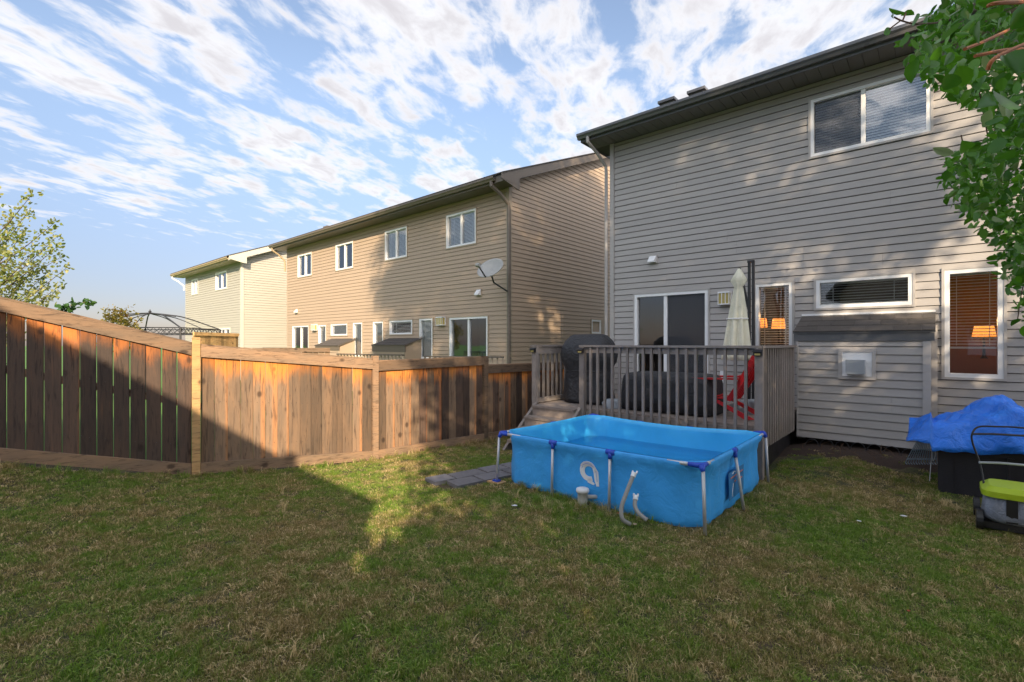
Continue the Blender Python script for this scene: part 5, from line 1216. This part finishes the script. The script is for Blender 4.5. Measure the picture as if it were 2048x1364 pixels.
big = [(1895, 60, 1.3), (1905, 105, 1.25), (1960, 40, 1.15), (2010, 110, 1.0), (2020, 60, .95), (1985, 180, 1.05), (2005, 240, 1.1), (1880, 20, 1.5), (1935, 15, 1.3), (2035, 150, .9), (1850, 80, 1.7), (1862, 130, 1.6), (1955, 215, 1.2), (2030, 300, 1.2), (1915, 150, 1.5), (1828, 50, 1.8)]
for a, b, c in big: leaf_cloud('leaf', [P(a, b, c)], .062, M['leaf_near'], nt_, shape='leaf', up_bias=.4)
mb = MB()
for pth0 in ([(2200, -60, 2.2), (2060, 35, 1.9), (1985, 75, 1.6), (1930, 98, 1.5)], [(2190, 30, 2.0), (2080, 90, 1.8), (2010, 100, 1.6), (1950, 112, 1.55)], [(2120, 60, 1.4), (2000, 110, 1.3), (1975, 140, 1.3)], [(2150, 5, 1.6), (2010, 5, 1.4), (1975, 12, 1.4)]):
    mb.tube(smooth_path([P(*p) for p in pth0], 5), .0055, 6)
mb.build('twigs', M['twig'], nt_); mb = MB()
for pth0 in ([(2250, 100, 4.2), (2080, 210, 4.0), (1990, 260, 3.8), (1930, 330, 3.8)], [(2200, 200, 4.2), (2080, 330, 4.1), (2000, 400, 4.0), (1950, 440, 3.9)], [(2200, 350, 4.2), (2100, 450, 4.2), (2050, 560, 4.2), (2035, 640, 4.2)], [(1945, 130, 3.4), (1960, 190, 3.4), (1975, 270, 3.5)], [(1922, 270, 3.6), (1930, 300, 3.6), (1945, 330, 3.6)],
             [(1880, 45, 2.6), (1835, 48, 2.5), (1805, 42, 2.5), (1788, 34, 2.5)], [(1805, 42, 2.5), (1812, 25, 2.5)], [(1800, 42, 2.5), (1779, 58, 2.5)], [(1960, 170, 3.8), (2060, 160, 4.0), (2200, 120, 4.2)]):
    mb.tube(smooth_path([P(*p) for p in pth0], 5), .004, 6)
mb.build('branches', M['twigd'], nt_)
for q_ in ((1812, 25), (1829, 30), (1786, 36), (1778, 70)): leaf_cloud('leaf', [P(*q_, 2.5)], .07, M['leaf_near'], nt_, shape='leaf', up_bias=-2.5)
# ---------------------------------------------------------------- grass (instanced tufts)
def tuft(name, nb, h, spread, seed, lean=.5, wide=.0035):
    rs = np.random.RandomState(seed); V = []; Fq = []
    for b in range(nb):
        a = rs.uniform(0, 6.28); r = spread * math.sqrt(rs.uniform()); c = np.array([r * math.cos(a), r * math.sin(a), -.005])
        hh = h * rs.uniform(.5, 1.15); le = rs.uniform(.1, 1) * lean * hh; la = rs.uniform(0, 6.28); ld = np.array([math.cos(la), math.sin(la), 0]); wa = rs.uniform(0, 3.14); wv = np.array([math.cos(wa), math.sin(wa), 0]) * wide
        k = len(V); m_ = c + ld * le * .35 + np.array([0, 0, hh * .6]); t_ = c + ld * le * 1.1 + np.array([0, 0, hh * (1 - .3 * le / hh)])
        V += [c - wv, c + wv, m_ + wv * .8, m_ - wv * .8, t_]; Fq += [(k, k + 1, k + 2), (k, k + 2, k + 3), (k + 3, k + 2, k + 4)]
    me = bpy.data.meshes.new(name); me.from_pydata([tuple(v) for v in V], [], Fq); me.materials.append(M['grass']); return bpy.data.objects.new(name, me)
def in_poly_pool(p): 
    v = p - FLc; a = v.dot(U); b = v.dot(W); return .04 < a < (FRc - FLc).length - .04 and .04 < b < (BLc - FLc).length - .04
def scatter(n, region, seed, ok):
    rs = random.Random(seed); out_ = []
    while len(out_) < n:
        p = region(rs)
        if p is not None and ok(p, rs): out_.append(p)
    return out_
def lawn_region(rs):
    # uniform over the lawn in front of the fence and the deck
    return Vector((rs.uniform(-7.5, 8.0), rs.uniform(1.9, 10.3), 0))
def lawn_ok(p, rs):
    if abs(p.x) > 1.12 * p.y + .35: return False
    # in front of the fence
    for i in range(4):
        A, B = FP[i], FP[i + 1]; d = (B - A).normalized(); nn = Vector((d.y, -d.x, 0))
        s = (p - A).dot(d)
        if (i == 0 or s > -.0) and (i == 3 or s < (B - A).length) and (p - A).dot(nn) < .02: return False
    v = p - GF.o; o = v.dot(GF.n); t = v.dot(GF.d)
    if o < .7: return False
    if t < 3.9 and o < 2.8 and t > -.2: return False
    if t > 3.4 and o < 1.45 + .15 * math.sin(t * 5) and rs.random() > .04: return False
    if -.1 < t < 1.1 and o < 3.6: return False
    if in_poly_pool(p): return False
    w2 = p - a0; s = w2.dot(du); q_ = w2.dot(dw)
    if 0.0 < s < 2.6 and 0.02 < q_ < .60 and rs.random() > .03: return False
    d = p.y
    if rs.random() > min(1.0, (3.6 / d) ** 1.0 + .12): return False
    return True
def gn_scatter(name, pts, tufts, smin, smax, label):
    me = bpy.data.meshes.new(name); n = len(pts)
    me.vertices.add(n); me.vertices.foreach_set('co', np.array([(p.x, p.y, ground_z(p.x, p.y)) for p in pts], dtype=np.float32).ravel())
    at = me.attributes.new('rot', 'FLOAT_VECTOR', 'POINT'); at.data.foreach_set('vector', np.stack([NR.normal(size=n) * .12, NR.normal(size=n) * .12, NR.uniform(0, 6.28, n)], 1).astype(np.float32).ravel())
    a2 = me.attributes.new('scl', 'FLOAT', 'POINT'); a2.data.foreach_set('value', NR.uniform(smin, smax, n).astype(np.float32))
    a3 = me.attributes.new('pick', 'INT', 'POINT'); a3.data.foreach_set('value', NR.randint(0, len(tufts), n).astype(np.int32))
    o = bpy.data.objects.new(name, me); C.objects.link(o); o['kind'] = 'stuff'; o['label'] = label
    ng = bpy.data.node_groups.new(name + '_nodes', 'GeometryNodeTree')
    ng.interface.new_socket('Geometry', in_out='INPUT', socket_type='NodeSocketGeometry'); ng.interface.new_socket('Geometry', in_out='OUTPUT', socket_type='NodeSocketGeometry')
    gi = ng.nodes.new('NodeGroupInput'); go = ng.nodes.new('NodeGroupOutput'); jn = ng.nodes.new('GeometryNodeJoinGeometry')
    def attr(nm, ty):
        a = ng.nodes.new('GeometryNodeInputNamedAttribute'); a.data_type = ty; a.inputs[0].default_value = nm; return a.outputs[0]
    gti = ng.nodes.new('GeometryNodeGeometryToInstance')
    for i, tf in enumerate(tufts): 
        oi = ng.nodes.new('GeometryNodeObjectInfo'); oi.inputs['Object'].default_value = tf; oi.inputs['As Instance'].default_value = True
        ip = ng.nodes.new('GeometryNodeInstanceOnPoints'); ng.links.new(gi.outputs[0], ip.inputs['Points']); ng.links.new(oi.outputs['Geometry'], ip.inputs['Instance'])
        cmpn = ng.nodes.new('FunctionNodeCompare'); cmpn.data_type = 'INT'; cmpn.operation = 'EQUAL'; ng.links.new(attr('pick', 'INT'), cmpn.inputs[2]); cmpn.inputs[3].default_value = i
        ng.links.new(cmpn.outputs[0], ip.inputs['Selection'])
        e2r = ng.nodes.new('FunctionNodeEulerToRotation'); ng.links.new(attr('rot', 'FLOAT_VECTOR'), e2r.inputs[0]); ng.links.new(e2r.outputs[0], ip.inputs['Rotation'])
        ng.links.new(attr('scl', 'FLOAT'), ip.inputs['Scale']); ng.links.new(ip.outputs[0], jn.inputs[0])
    ng.links.new(jn.outputs[0], go.inputs[0])
    md = o.modifiers.new('scatter', 'NODES'); md.node_group = ng; return o
tf = [tuft('tuft_a', 46, .030, .06, 1, 1.1, .0022), tuft('tuft_b', 44, .026, .065, 2, 1.6, .0022), tuft('tuft_c', 40, .038, .055, 3, .9, .002), tuft('tuft_d', 30, .022, .06, 4, 2.4, .0026), tuft('tuft_e', 14, .03, .03, 5, 1.8, .0045)]
gn_scatter('grass', scatter(38000, lawn_region, 4, lawn_ok), tf, .7, 1.25, 'patchy green and straw coloured lawn')
# longer grass along the pool, posts and fence foot
lf = [tuft('weed', 12, .05, .05, 12, 2.0, .008), tuft('long_a', 26, .13, .05, 7, .9, .0028), tuft('long_b', 20, .17, .04, 8, 1.1, .0028)]
lp_ = []
for k in range(170):
    s = R.uniform(.05, 1) * (FRc - FLc).length; lp_.append(FLc + U * s - W * abs(R.gauss(.02, .05)))
for k in range(150): lp_.append(Vector((R.gauss(.55, .28), R.gauss(5.45, .17), 0)))
for k in range(60): lp_.append(FRc + W * R.uniform(-.1, 2.2) + U * R.uniform(.0, .2))
for k in range(60): lp_.append(Vector((R.gauss(3.75, .3), R.gauss(6.1, .25), 0)))
for k in range(50): lp_.append(Vector((R.gauss(5.0, .12), R.gauss(5.85, .25), 0)))
for k in range(420):
    p = Vector((R.uniform(-5, 6), R.uniform(2.4, 6), 0))
    if abs(p.x) < 1.1 * p.y: lp_.append(p)
for i in range(4):
    A, B = FP[i], FP[i + 1]; d = (B - A).normalized(); nn = Vector((d.y, -d.x, 0))
    for k in range(90): lp_.append(A.lerp(B, R.random()) + nn * R.uniform(.06, .14))
lp_ = [p for p in lp_ if not in_poly_pool(p)]
gn_scatter('long_grass', lp_, lf, .35, .95, 'longer unmown grass around the pool foot')
